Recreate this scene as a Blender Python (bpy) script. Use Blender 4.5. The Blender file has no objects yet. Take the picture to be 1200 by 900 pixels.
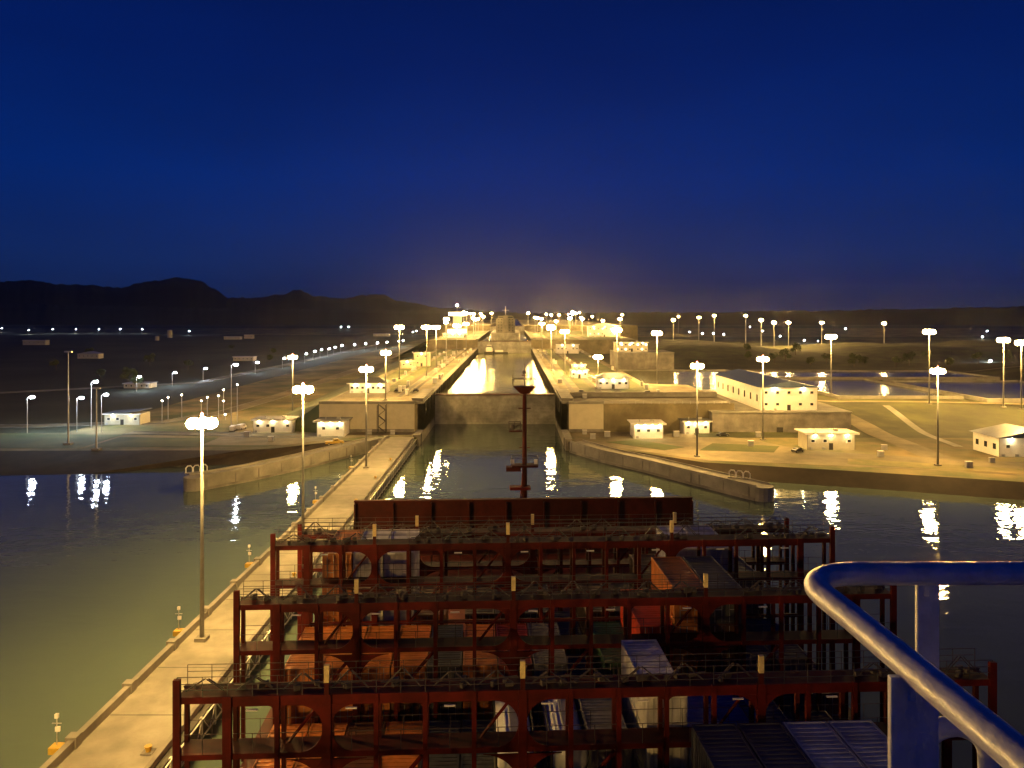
import bpy, math, random
from mathutils import Vector, Matrix
R = math.radians
random.seed(7)
sc = bpy.context.scene
col = sc.collection

# ------------------------------------------------------------------ camera, world, exposure
H, F, CX, HY = 50.0, 900.0, 600.0, 368.0
cam = bpy.data.cameras.new('camera'); camo = bpy.data.objects.new('camera', cam); col.objects.link(camo)
camo.location = (0, 0, H); camo.rotation_euler = (R(90), 0, 0)
cam.sensor_width = 36; cam.lens = 36 * F / 1200; cam.shift_y = -(450 - HY) / 1200
cam.clip_start = 0.05; cam.clip_end = 30000
sc.camera = camo
w = bpy.data.worlds.new('World'); sc.world = w; w.use_nodes = True
nt = w.node_tree; bg = nt.nodes['Background']
sky = nt.nodes.new('ShaderNodeTexSky'); sky.sky_type = 'NISHITA'; sky.sun_disc = False
sky.sun_elevation = R(-4.5); sky.sun_rotation = R(200); sky.altitude = 0; sky.ozone_density = 6.0; sky.air_density = 1.0; sky.dust_density = 0.4
geo = nt.nodes.new('ShaderNodeTexCoord'); sep = nt.nodes.new('ShaderNodeSeparateXYZ'); rmp = nt.nodes.new('ShaderNodeValToRGB'); addn = nt.nodes.new('ShaderNodeMix')
addn.data_type = 'RGBA'; addn.blend_type = 'ADD'; addn.inputs[0].default_value = 0.15
nt.links.new(geo.outputs['Generated'], sep.inputs[0]); nt.links.new(sep.outputs['Z'], rmp.inputs[0])
cr = rmp.color_ramp; cr.elements[0].position = 0.0; cr.elements[1].position = 1.0
cr.elements[0].color = (0.0026, 0.0085, 0.0380, 1); cr.elements[1].color = (0.0002, 0.0022, 0.0240, 1)
for p_, c_ in ((0.07, (0.0026, 0.0130, 0.0760)), (0.17, (0.0004, 0.0125, 0.1040)), (0.30, (0.0002, 0.0075, 0.0740)), (0.45, (0.0002, 0.0042, 0.0440))):
    e_ = cr.elements.new(p_); e_.color = (*c_, 1)
cn = nt.nodes.new('ShaderNodeTexNoise'); cn.inputs['Scale'].default_value = 2.2; cn.inputs['Detail'].default_value = 7; mp_ = nt.nodes.new('ShaderNodeMapping'); mp_.inputs['Scale'].default_value = (1, 1, 3.5)
nt.links.new(geo.outputs['Generated'], mp_.inputs[0]); nt.links.new(mp_.outputs[0], cn.inputs['Vector'])
cm = nt.nodes.new('ShaderNodeMapRange'); cm.inputs[1].default_value = .3; cm.inputs[2].default_value = .7; cm.inputs[3].default_value = .86; cm.inputs[4].default_value = 1.12
nt.links.new(cn.outputs['Fac'], cm.inputs[0]); vm = nt.nodes.new('ShaderNodeVectorMath'); vm.operation = 'SCALE'; nt.links.new(rmp.outputs[0], vm.inputs[0]); nt.links.new(cm.outputs[0], vm.inputs['Scale'])
nt.links.new(vm.outputs[0], addn.inputs[6]); nt.links.new(sky.outputs[0], addn.inputs[7]); nt.links.new(addn.outputs[2], bg.inputs[0]); bg.inputs[1].default_value = 0.25
sun = bpy.data.lights.new('sun', 'SUN'); sun.energy = 0.0006; sun.angle = R(10); sun.color = (0.6, 0.7, 1)
suno = bpy.data.objects.new('sun', sun); col.objects.link(suno); suno.rotation_euler = (R(55), 0, R(-20))
sc.view_settings.view_transform = 'Standard'; sc.view_settings.look = 'None'
sc.view_settings.exposure = 2.55; sc.view_settings.gamma = 1
sc.cycles.use_denoising = True
sc.cycles.max_bounces = 5; sc.cycles.diffuse_bounces = 2; sc.cycles.glossy_bounces = 3
sc.cycles.volume_bounces = 0; sc.cycles.transmission_bounces = 2
sc.cycles.sample_clamp_indirect = 3.0
sc.cycles.use_light_tree = True

def P(px, py, Y): return Vector(((px - CX) / F * Y, Y, H - (py - HY) / F * Y))
def PZ(px, py, z):
    Y = (H - z) * F / (py - HY); return Vector(((px - CX) / F * Y, Y, z))

# ------------------------------------------------------------------ materials
MATS = {}
def mat(name, c, rough=0.7, metal=0.0, var=0.25, scale=1.0, bump=0.0, c2=None, spec=0.5, detail=6.0, coat=0, w2=None):
    if name in MATS: return MATS[name]
    m = bpy.data.materials.new(name); m.use_nodes = True; n = m.node_tree; b = n.nodes['Principled BSDF']
    b.inputs['Roughness'].default_value = rough; b.inputs['Metallic'].default_value = metal
    b.inputs['Specular IOR Level'].default_value = spec
    tc = n.nodes.new('ShaderNodeTexCoord'); no = n.nodes.new('ShaderNodeTexNoise')
    no.inputs['Scale'].default_value = scale; no.inputs['Detail'].default_value = detail; no.inputs['Roughness'].default_value = 0.65
    n.links.new(tc.outputs['Object'], no.inputs['Vector'])
    rp = n.nodes.new('ShaderNodeValToRGB'); rp.color_ramp.elements[0].position = 0.36; rp.color_ramp.elements[1].position = 0.66
    if c2 is None: c2 = [x * (1 - var) for x in c]
    rp.color_ramp.elements[0].color = (*c2[:3], 1); rp.color_ramp.elements[1].color = (*c[:3], 1)
    n.links.new(no.outputs['Fac'], rp.inputs['Fac'])
    if w2:   # second, larger stain layer
        no2 = n.nodes.new('ShaderNodeTexNoise'); no2.inputs['Scale'].default_value = w2[0]; no2.inputs['Detail'].default_value = 4
        n.links.new(tc.outputs['Object'], no2.inputs['Vector'])
        r2 = n.nodes.new('ShaderNodeValToRGB'); r2.color_ramp.elements[0].position = 0.42; r2.color_ramp.elements[1].position = 0.6
        r2.color_ramp.elements[0].color = (w2[1],) * 3 + (1,); r2.color_ramp.elements[1].color = (1, 1, 1, 1)
        n.links.new(no2.outputs['Fac'], r2.inputs['Fac'])
        mx = n.nodes.new('ShaderNodeMix'); mx.data_type = 'RGBA'; mx.blend_type = 'MULTIPLY'; mx.inputs[0].default_value = 1
        n.links.new(rp.outputs[0], mx.inputs[6]); n.links.new(r2.outputs[0], mx.inputs[7]); n.links.new(mx.outputs[2], b.inputs['Base Color'])
    else:
        n.links.new(rp.outputs[0], b.inputs['Base Color'])
    if bump:
        bp = n.nodes.new('ShaderNodeBump'); bp.inputs['Strength'].default_value = bump; bp.inputs['Distance'].default_value = 0.1
        n.links.new(no.outputs['Fac'], bp.inputs['Height']); n.links.new(bp.outputs[0], b.inputs['Normal'])
    MATS[name] = m; return m
def emit(name, c, s):
    m = bpy.data.materials.new(name); m.use_nodes = True; b = m.node_tree.nodes['Principled BSDF']
    b.inputs['Base Color'].default_value = (0.8, 0.8, 0.8, 1)
    b.inputs['Emission Color'].default_value = (*c, 1); b.inputs['Emission Strength'].default_value = s
    MATS[name] = m; return m
def water_mat(name, c, rough, sc1, st1, sc2, st2, dist=0.3):
    m = bpy.data.materials.new(name); m.use_nodes = True; n = m.node_tree; b = n.nodes['Principled BSDF']
    b.inputs['Base Color'].default_value = (*c, 1); b.inputs['Roughness'].default_value = rough; b.inputs['IOR'].default_value = 1.33
    tc = n.nodes.new('ShaderNodeTexCoord'); prev = None; mp = n.nodes.new('ShaderNodeMapping'); mp.inputs['Scale'].default_value = (0.62, 1.0, 1.0); n.links.new(tc.outputs['Object'], mp.inputs[0])
    for s, st in ((sc1, st1), (sc2, st2)):
        no = n.nodes.new('ShaderNodeTexNoise'); no.inputs['Scale'].default_value = s; no.inputs['Detail'].default_value = 3.0
        n.links.new(mp.outputs[0], no.inputs['Vector'])
        bp = n.nodes.new('ShaderNodeBump'); bp.inputs['Strength'].default_value = st; bp.inputs['Distance'].default_value = dist
        n.links.new(no.outputs['Fac'], bp.inputs['Height'])
        if prev: n.links.new(prev.outputs[0], bp.inputs['Normal'])
        prev = bp
    n.links.new(prev.outputs[0], b.inputs['Normal'])
    MATS[name] = m; return m

concrete = mat('concrete', (0.29, 0.275, 0.235), 0.85, scale=0.25, var=0.3, w2=(0.06, 0.72), bump=0.1)
concrete_d = mat('concrete_dark', (0.26, 0.24, 0.21), 0.85, scale=0.3, var=0.35, w2=(0.08, 0.6), bump=0.1)
paving = mat('paving', (0.28, 0.235, 0.14), 0.9, scale=0.12, var=0.4, w2=(0.035, 0.55))
asphalt = mat('asphalt', (0.12, 0.11, 0.10), 0.9, scale=0.2, var=0.3)
dirt = mat('dirt', (0.27, 0.20, 0.09), 0.95, scale=0.05, c2=(0.075, 0.095, 0.03), w2=(0.02, 0.5), bump=0.2)
grass = mat('grass', (0.10, 0.105, 0.028), 0.95, scale=0.08, c2=(0.05, 0.075, 0.02), w2=(0.02, 0.6), bump=0.3)
darkland = mat('darkland', (0.05, 0.06, 0.03), 0.95, scale=0.01, c2=(0.02, 0.03, 0.015), w2=(0.003, 0.5))
mud = mat('mud', (0.035, 0.022, 0.013), 0.9, scale=0.2, var=0.5, bump=0.5)
hillm = mat('forest_hill', (0.010, 0.013, 0.010), 1.0, scale=0.004, var=0.5)
white = mat('white_paint', (0.75, 0.73, 0.68), 0.55, scale=0.6, var=0.12)
cream = mat('cream_wall', (0.50, 0.46, 0.34), 0.7, scale=0.3, var=0.15)
roofd = mat('roof_dark', (0.07, 0.075, 0.09), 0.6, scale=0.5, var=0.3)
roofb = mat('roof_blue', (0.06, 0.09, 0.16), 0.4, metal=0.3, scale=0.5, var=0.3)
glass = mat('window_glass', (0.03, 0.035, 0.04), 0.08, var=0.2, scale=2)
steelg = mat('galvanised', (0.45, 0.45, 0.44), 0.45, metal=0.6, scale=1.5, var=0.2)
polem = mat('pole_grey', (0.2, 0.2, 0.19), 0.6, scale=1.5, var=0.2)
gatem = mat('gate_steel', (0.36, 0.35, 0.32), 0.7, scale=0.3, var=0.4, w2=(0.1, 0.6))
fender = mat('fender', (0.03, 0.028, 0.025), 0.7, scale=1, var=0.4)
redox = mat('oxide_red', (0.12, 0.009, 0.005), 0.6, spec=0.15, scale=0.9, var=0.4, w2=(0.3, 0.6))
redbr = mat('oxide_brown', (0.08, 0.010, 0.006), 0.65, spec=0.15, scale=0.8, var=0.4, w2=(0.3, 0.65))
gear = mat('deck_gear', (0.08, 0.065, 0.06), 0.6, metal=0.3, scale=2, var=0.4)
yellowp = mat('yellow_paint', (0.48, 0.31, 0.03), 0.5, scale=2, var=0.2)
palecap = mat('pale_yellow', (0.75, 0.6, 0.25), 0.5, scale=3, var=0.3)
railw = mat('rail_white', (0.70, 0.70, 0.73), 0.34, scale=9, var=0.1, bump=0.12, w2=(14, 0.82))
hullm = mat('hull_red', (0.22, 0.05, 0.03), 0.6, scale=0.2, var=0.4)
rubber = mat('rubber', (0.02, 0.02, 0.02), 0.8)
orange_cov = mat('hatch_orange', (0.5, 0.16, 0.04), 0.65, scale=0.9, var=0.35, w2=(0.4, 0.6))
leaf = mat('leaves', (0.07, 0.09, 0.025), 0.9, scale=0.8, var=0.6)
bark = mat('bark', (0.10, 0.07, 0.05), 0.95, scale=4, var=0.4)
water_m = water_mat('canal_water', (0.085, 0.118, 0.095), 0.02, 0.15, 0.42, 0.55, 0.12, 0.35)
calm_m = water_mat('chamber_water', (0.15, 0.16, 0.07), 0.16, 0.10, 0.6, 0.6, 0.35, 0.3)
SOD = (1.0, 0.58, 0.15); WHT = (0.72, 0.86, 1.0)
L_sod = emit('sodium_lens', SOD, 190.0)
L_sod2 = emit('sodium_lens_far', SOD, 215.0)
L_wht = emit('white_lens', WHT, 85.0)
L_wall = emit('wall_lamp_lens', (1.0, 0.8, 0.4), 90.0)
L_red = emit('red_lens', (1.0, 0.08, 0.05), 12.0)
L_win = emit('lit_window', (1.0, 0.85, 0.55), 2.2)
L_dim = emit('dim_lens', (1.0, 0.8, 0.5), 18.0)

# ------------------------------------------------------------------ builders
class MB:
    def __init__(s): s.v = []; s.f = []
    def add(s, vs, fs):
        o = len(s.v); s.v += [tuple(v) for v in vs]; s.f += [tuple(i + o for i in f) for f in fs]; return s
    def box(s, c, d, rz=0.0):
        cx, cy, cz = c; hx, hy, hz = d[0] / 2, d[1] / 2, d[2] / 2; ca, sa = math.cos(rz), math.sin(rz); vs = []
        for z in (-hz, hz):
            for x, y in ((-hx, -hy), (hx, -hy), (hx, hy), (-hx, hy)): vs.append((cx + x * ca - y * sa, cy + x * sa + y * ca, cz + z))
        return s.add(vs, [(3, 2, 1, 0), (4, 5, 6, 7), (0, 1, 5, 4), (1, 2, 6, 5), (2, 3, 7, 6), (3, 0, 4, 7)])
    def bb(s, x0, x1, y0, y1, z0, z1): return s.box(((x0 + x1) / 2, (y0 + y1) / 2, (z0 + z1) / 2), (x1 - x0, y1 - y0, z1 - z0))
    def bar(s, p, q, r, n=6, r2=None):
        p, q = Vector(p), Vector(q); d = (q - p); d.normalize(); r2 = r if r2 is None else r2
        a = d.orthogonal().normalized(); b = d.cross(a); vs = []
        for c, rr in ((p, r), (q, r2)):
            for i in range(n):
                t = 2 * math.pi * i / n; vs.append(c + a * (rr * math.cos(t)) + b * (rr * math.sin(t)))
        fs = [(i, (i + 1) % n, n + (i + 1) % n, n + i) for i in range(n)] + [tuple(range(n - 1, -1, -1)), tuple(range(n, 2 * n))]
        return s.add(vs, fs)
    def tube(s, pts, r, n=12):
        pts = [Vector(p) for p in pts]; vs = []; up = Vector((0, 0, 1))
        for k, p in enumerate(pts):
            d = (pts[min(k + 1, len(pts) - 1)] - pts[max(k - 1, 0)]).normalized()
            a = d.cross(up); a = a.normalized() if a.length > 1e-3 else Vector((1, 0, 0)); b = a.cross(d)
            for i in range(n):
                t = 2 * math.pi * i / n; vs.append(p + a * (r * math.cos(t)) + b * (r * math.sin(t)))
        fs = [(k * n + i, k * n + (i + 1) % n, (k + 1) * n + (i + 1) % n, (k + 1) * n + i) for k in range(len(pts) - 1) for i in range(n)]
        fs += [tuple(range(n - 1, -1, -1)), tuple((len(pts) - 1) * n + i for i in range(n))]
        return s.add(vs, fs)
    def prism(s, poly, z0, z1):
        n = len(poly); A = sum(poly[i][0] * poly[(i + 1) % n][1] - poly[(i + 1) % n][0] * poly[i][1] for i in range(n))
        if A < 0: poly = poly[::-1]
        return s.add([(x, y, z0) for x, y in poly] + [(x, y, z1) for x, y in poly],
                     [tuple(range(n - 1, -1, -1)), tuple(range(n, 2 * n))] + [(i, (i + 1) % n, n + (i + 1) % n, n + i) for i in range(n)])
    def plateXZ(s, poly, y0, y1):   # polygon in the x-z plane given a thickness along y
        n = len(poly)
        return s.add([(x, y0, z) for x, z in poly] + [(x, y1, z) for x, z in poly],
                     [tuple(range(n)), tuple(range(2 * n - 1, n - 1, -1))] + [((i + 1) % n, i, n + i, n + (i + 1) % n) for i in range(n)])
    def ball(s, c, r, n=10, m=6, sz=1.0):
        vs = [(c[0], c[1], c[2] - r * sz)]; fs = []
        for j in range(1, m):
            a = math.pi * j / m - math.pi / 2
            for i in range(n):
                t = 2 * math.pi * i / n; vs.append((c[0] + r * math.cos(a) * math.cos(t), c[1] + r * math.cos(a) * math.sin(t), c[2] + r * sz * math.sin(a)))
        vs.append((c[0], c[1], c[2] + r * sz)); L = len(vs) - 1
        for i in range(n):
            fs.append((0, 1 + (i + 1) % n, 1 + i)); fs.append((L, L - n + i, L - n + (i + 1) % n))
            for j in range(m - 2): fs.append((1 + j * n + i, 1 + j * n + (i + 1) % n, 1 + (j + 1) * n + (i + 1) % n, 1 + (j + 1) * n + i))
        return s.add(vs, fs)
    def build(s, name, m, parent=None, smooth=False, bevel=0):
        me = bpy.data.meshes.new(name); me.from_pydata(s.v, [], s.f); me.materials.append(m); me.update()
        if smooth: me.polygons.foreach_set('use_smooth', [True] * len(me.polygons))
        o = bpy.data.objects.new(name, me); col.objects.link(o)
        if parent: o.parent = parent
        if bevel:
            b = o.modifiers.new('bevel', 'BEVEL'); b.width = bevel; b.segments = 2
        return o
def tag(o, label=None, cat=None, group=None, kind=None):
    if label: o['label'] = label
    if cat: o['category'] = cat
    if group: o['group'] = group
    if kind: o['kind'] = kind
    return o
def empty(name, loc, label, cat, rz=0, group=None):
    o = bpy.data.objects.new(name, None); col.objects.link(o); o.location = loc; o.rotation_euler = (0, 0, rz)
    return tag(o, label, cat, group)
def kids(o): return [c for c in o.children]
KID = {}
def copy_tree(root, loc, rz=None, label=None, group=None, mats=None):
    r = root.copy(); col.objects.link(r); r.location = loc
    if rz is not None: r.rotation_euler = (0, 0, rz)
    if label: r['label'] = label
    if group: r['group'] = group
    for ch in root.children:
        c = ch.copy(); col.objects.link(c); c.parent = r
        if mats and c.type == 'MESH' and ch.name.split('.')[0] in mats:
            c.data = mats[ch.name.split('.')[0]]
        for g in ch.children:
            d = g.copy(); col.objects.link(d); d.parent = c
    return r
def struct(o, label=None): o['kind'] = 'structure'; return o

# ------------------------------------------------------------------ water, ground, terraces
LX, RX = -35.0, 19.6           # inner faces of the lock chambers
ZP, Z1, Z2, Z3 = 3.5, 14.5, 23.5, 32.0
G1, G2, G3 = 349.0, 783.0, 1215.0

m = MB(); m.add([(-6000, -2000, 0), (6000, -2000, 0), (6000, 352, 0), (-6000, 352, 0)], [(0, 1, 2, 3)]); struct(m.build('water', water_m))

def slab(name, poly, z, zb, mt): return struct(MB().prism(poly, zb, z).build(name, mt))
def bank(name, top, bot, zt, zb, mt):
    m = MB()
    for i in range(len(top) - 1):
        m.add([(*bot[i], zb), (*bot[i + 1], zb), (*top[i + 1], zt), (*top[i], zt)], [(0, 1, 2, 3)])
    return struct(m.build(name, mt))
# left lower land
shoreL = [(-3000, 300), (-700, 275), (-250, 262), (-174, 261), (-120, 262), (-92, 262), (-82, 266), (-70, 276), (-56, 284), (-49, 290)]
footL = [(-3000, 262), (-700, 238), (-250, 228), (-174, 232), (-140, 236), (-118, 248), (-92, 254), (-70, 268), (-56, 280), (-49, 288)]
slab('ground', shoreL + [(-36, 290), (-36, 420), (-3000, 1400)][:2] + [(-36, 2500), (-3000, 2500)], ZP, -3, dirt)
bank('river_bank', shoreL, footL, ZP, -0.6, mud)
# right lower land
shoreR = [(20.6, 280), (45, 256), (60, 241), (75, 236), (100, 228), (141, 213), (200, 192), (300, 170), (3000, 60)]
footR = [(20.6, 277), (45, 250), (60, 234), (75, 228), (98, 220), (139, 204), (196, 182), (296, 158), (3000, 40)]
slab('ground', shoreR + [(3000, 2500), (20.6, 2500)], ZP - 0.02, -3, dirt)
bank('river_bank', shoreR, footR, ZP - 0.02, -0.6, mud)
slab('terrain', [(-9000, 2500.5), (9000, 2500.5), (9000, 12000), (-9000, 12000)], 3.4, -3, darkland)
slab('terrain', [(-9000, 420), (-3000.5, 420), (-3000.5, 2499), (-9000, 2499)], 3.4, -3, darkland)
slab('terrain', [(3000.5, 300), (9000, 300), (9000, 2499), (3000.5, 2499)], 3.4, -3, darkland)

# dark fields left of the access road
slab('field', [(-1800, 300), (-175, 300), (-175, 1000), (-160, 1700), (-1800, 1700)], ZP + 0.06, ZP - 0.3, darkland)
slab('grass', [(-420, 268), (-150, 266), (-150, 296), (-420, 299)], ZP + 0.05, ZP - 0.3, grass)
slab('grass', [(-148, 268), (-86, 269), (-78, 285), (-148, 290)], ZP + 0.05, ZP - 0.3, grass)
def road(name, pts, wid, z, mt=asphalt, kerb=True):
    m = MB(); k = MB(); n = len(pts); L = []; Rr = []
    for i, p in enumerate(pts):
        a = Vector(pts[max(i - 1, 0)]); b = Vector(pts[min(i + 1, n - 1)]); d = (b - a).normalized(); nn = Vector((-d.y, d.x))
        L.append(Vector(p) + nn * wid / 2); Rr.append(Vector(p) - nn * wid / 2)
    for i in range(n - 1):
        m.add([(*Rr[i], z), (*Rr[i + 1], z), (*L[i + 1], z), (*L[i], z)], [(0, 1, 2, 3)])
        if kerb:
            for S in (L, Rr):
                a, b = S[i], S[i + 1]; d = (b - a).normalized(); nn = Vector((-d.y, d.x)) * 0.2
                k.add([(*(a - nn), z - .05), (*(b - nn), z - .05), (*(b + nn), z - .05), (*(a + nn), z - .05),
                       (*(a - nn), z + .13), (*(b - nn), z + .13), (*(b + nn), z + .13), (*(a + nn), z + .13)],
                      [(3, 2, 1, 0), (4, 5, 6, 7), (0, 1, 5, 4), (1, 2, 6, 5), (2, 3, 7, 6), (3, 0, 4, 7)])
    struct(m.build(name, mt))
    if kerb: struct(k.build('kerb', concrete))
road('road', [(-400, 312), (-200, 318), (-150, 330), (-136, 360), (-132, 420), (-130, 600), (-130, 783), (-132, 1200)], 9, ZP + 0.10, paving)
road('road', [(-150, 300), (-110, 296), (-84, 291), (-60, 296)], 7, ZP + 0.12, paving)
road('road', [(-700, 380), (-330, 430), (-212, 520), (-206, 700), (-205, 1200)], 8, ZP + 0.12, asphalt)
slab('pavement', [(-110, 272), (-80, 272), (-66, 286), (-50, 293), (-37, 293), (-37, 303.5), (-60, 303.5), (-110, 303)], ZP + 0.09, ZP - .2, paving)

# upper terraces beside the chambers
slab('terrace', [(-76, 304), (LX, 304), (LX, G2 + 6), (-76, G2 + 6)], Z1, ZP, paving)
slab('terrace', [(RX, 304), (88, 304), (88, 384), (68, 392), (70, G2 + 6), (RX, G2 + 6)], Z1, ZP, paving)
slab('terrace', [(-86, G2 + 6), (LX, G2 + 6), (LX, G3 + 6), (-86, G3 + 6)], Z2, ZP, paving)
slab('terrace', [(RX, G2 + 6), (130, G2 + 6), (130, G3 + 6), (RX, G3 + 6)], Z2, ZP, paving)
slab('terrace', [(-120, G3 + 6), (LX, G3 + 6), (LX, 2400), (-120, 2400)], Z3, ZP, paving)
slab('terrace', [(RX, G3 + 6), (200, G3 + 6), (200, 2400), (RX, 2400)], Z3, ZP, paving)
# grass strips and a service ditch between kerb lines on the terraces
for s, x0, x1 in ((0, -60, -53), (0, -72, -64), (1, 32, 40), (1, 46, 64)):
    slab('grass', [(x0, 352), (x1, 352), (x1, 770), (x0, 770)], Z1 + 0.06, Z1 - .3, grass)
for x0, x1 in ((-49.5, -47.5), (27, 29)):
    slab('path', [(x0, 330), (x1, 330), (x1, 778), (x0, 778)], Z1 + 0.05, Z1 - .3, asphalt)
for x0, x1 in ((-75, -55), (40, 70), (80, 120)):
    slab('grass', [(x0, 800), (x1, 800), (x1, 1200), (x0, 1200)], Z2 + 0.06, Z2 - .3, grass)
for x0, x1 in ((-46.2, -44.6), (-53.0, -50.4), (38.5, 41), (47, 50)):
    slab('field', [(x0, 345), (x1, 345), (x1, 776), (x0, 776)], Z1 + 0.09, Z1 - .3, mat('dark_soil', (0.07, 0.055, 0.03), .95, scale=.3, var=.5))
# left embankment
def slope(name, x0, z0, x1, z1, y0, y1, mt):
    m = MB(); m.add([(x0, y0, z0), (x0, y1, z0), (x1, y1, z1), (x1, y0, z1), (x1 if abs(z0) > abs(z1) else x0, y0, min(z0, z1))], [(0, 1, 2, 3)][::1]); return struct(m.build(name, mt))
m = MB()
m.add([(-76, 304.5, Z1), (-76, 789, Z1), (-114, 789, ZP), (-106, 340, ZP), (-92, 306, ZP), (-76.2, 300, ZP)], [(0, 1, 2, 3), (0, 3, 4), (0, 4, 5)])
m.add([(-86, 789, Z2), (-86, 1221, Z2), (-128, 1221, ZP), (-124, 789, ZP)], [(0, 1, 2, 3)])
struct(m.build('embankment', grass))

# right-hand ground: smooth height field behind the lower apron
def sm(a, b, x):
    t = max(0, min(1, (x - a) / (b - a))); return t * t * (3 - 2 * t)
def hR(x, y):
    h = ZP + 5.5 * sm(288, 350, y - 0.05 * (x - 100))
    ridge = sm(560, 700, y) * (1 - sm(820, 1000, y + 0.15 * x))
    h += (13 + 4 * math.sin(x * 0.013 + 1) + 2 * math.sin(x * .041)) * ridge * sm(95, 150, x) * (1 - sm(430, 640, x))
    r2 = sm(470, 520, y + 0.42 * (x - 300)) * (1 - sm(560, 640, y + .42 * (x - 300))) * sm(300, 360, x) * (1 - sm(700, 900, x))
    h += 7 * r2 + 0.5 * math.sin(x * .05 + y * .03) * sm(300, 400, y)
    return h
m = MB(); xs = [70.05 + i * 9 for i in range(102)]; ys = [262 + j * 9 for j in range(125)]
vs = [(x, y, hR(x, y) - (0.6 if y < 283 else 0)) for y in ys for x in xs]; nx = len(xs)
m.add(vs, [(j * nx + i, j * nx + i + 1, (j + 1) * nx + i + 1, (j + 1) * nx + i) for j in range(len(ys) - 1) for i in range(nx - 1)])
struct(m.build('hillside', mat('hillside_turf', (0.085, 0.092, 0.026), 0.95, scale=0.06, c2=(0.035, 0.034, 0.014), w2=(0.02, 0.5), bump=0.3), smooth=True))

# water saving basins on the right: calm sheets inside concrete rims
def basin(x0, x1, y0, y1, z):
    m = MB(); t = 1.6
    m.bb(x0 - t, x1 + t, y0 - t, y0, z - 3, z + .9); m.bb(x0 - t, x1 + t, y1, y1 + t, z - 3, z + .9)
    m.bb(x0 - t, x0, y0, y1, z - 3, z + .9); m.bb(x1, x1 + t, y0, y1, z - 3, z + .9)
    o = m.build('basin_wall', concrete)
    w_ = MB(); w_.add([(x0, y0, z), (x1, y0, z), (x1, y1, z), (x0, y1, z)], [(0, 1, 2, 3)]); struct(w_.build('water', calm_m))
    return o
tag(basin(72.5, 150, 394, 538, 10.2), 'concrete rim of the water basin beside the lock, left of the long warehouse', 'basin wall')
tag(basin(158, 215, 370, 470, 9.8), 'concrete rim of the water basin seen right behind the long warehouse', 'basin wall')
tag(basin(222, 300, 358, 455, 9.8), 'concrete rim of the farthest right water basin, nearer the big lamp mast', 'basin wall')
tag(basin(160, 300, 476, 530, 10.2), 'concrete rim of the long water basin behind the two right-hand basins', 'basin wall')

# chambers water
for nm, y0, y1, z in (('water', G1 + 2, G2, 10.2), ('water', G2 + 2, G3, 19.2), ('water', G3 + 2, 3400, 27.5)):
    m = MB(); m.add([(LX, y0, z), (RX, y0, z), (RX, y1, z), (LX, y1, z)], [(0, 1, 2, 3)]); struct(m.build(nm, calm_m))

# lock walls (coping and heads)
def lockwall(side, y0, y1, z, label):
    x = LX if side < 0 else RX
    root = empty('lock_wall', (x, y0, 0), label, 'lock wall')
    m = MB(); a, b = (-2.4, 0.0) if side < 0 else (0.0, 2.4)
    m.bb(a, b, 0, y1 - y0, -4, z + 0.5); m.build('wall_face', concrete_d, root)
    c = MB(); c.bb(a - .15, b + .15, 0, y1 - y0, z + .5, z + .85); c.build('coping', concrete, root)
    f = MB(); xf = 0.12 if side < 0 else -0.12
    for k in range(int((y1 - y0) / 12)): f.box((xf, 6 + k * 12, z - 2.5), (.24, .9, 5.5))
    f.build('fender_strips', fender, root)
lockwall(-1, 304, G2 + 6, Z1, 'left wall of the lower lock chamber, from the first gate to the second')
lockwall(1, 304, G2 + 6, Z1, 'right wall of the lower lock chamber, from the first gate to the second')
lockwall(-1, G2 + 6.1, G3 + 6, Z2, 'left wall of the upper lock chamber beyond the second gate')
lockwall(1, G2 + 6.1, G3 + 6, Z2, 'right wall of the upper lock chamber beyond the second gate')
lockwall(-1, 290.5, 303.6, ZP, 'short low left wall just before the first lock gate')
lockwall(1, 281, 303.6, ZP, 'short low right wall just before the first lock gate')
def gate(y, z0, z1, label):
    root = empty('lock_gate', ((LX + RX) / 2, y, 0), label, 'lock gate'); W = (RX - LX) / 2
    m = MB(); m.bb(-W, W, 0, 3.5, z0 - 8, z1)
    for k in range(1, 9): m.bb(-W, W, -.18, 0, z0 + k * 1.5 - .1, z0 + k * 1.5 + .1)
    m.build('gate_leaf', gatem, root)
    d = MB(); d.bb(-W, W, -1.0, 4.5, z1, z1 + .35); d.build('walkway', redbr, root)
    r = MB()
    for yy in (-.9, 4.4):
        for zz in (.75, 1.35): r.bar((-W, yy, z1 + zz), (W, yy, z1 + zz), .05, 5)
        for k in range(29): r.bar((-W + k * 2 * W / 28, yy, z1 + .35), (-W + k * 2 * W / 28, yy, z1 + 1.35), .05, 5)
    r.build('handrail', gear, root)
gate(G1, 0, 13.2, 'grey steel rolling lock gate closing the channel ahead of the ship')
gate(G2, 10.2, 22.0, 'smaller far lock gate at the end of the lower chamber')
gate(G3, 19.2, 30.5, 'farthest lock gate behind the ship ahead')

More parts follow.
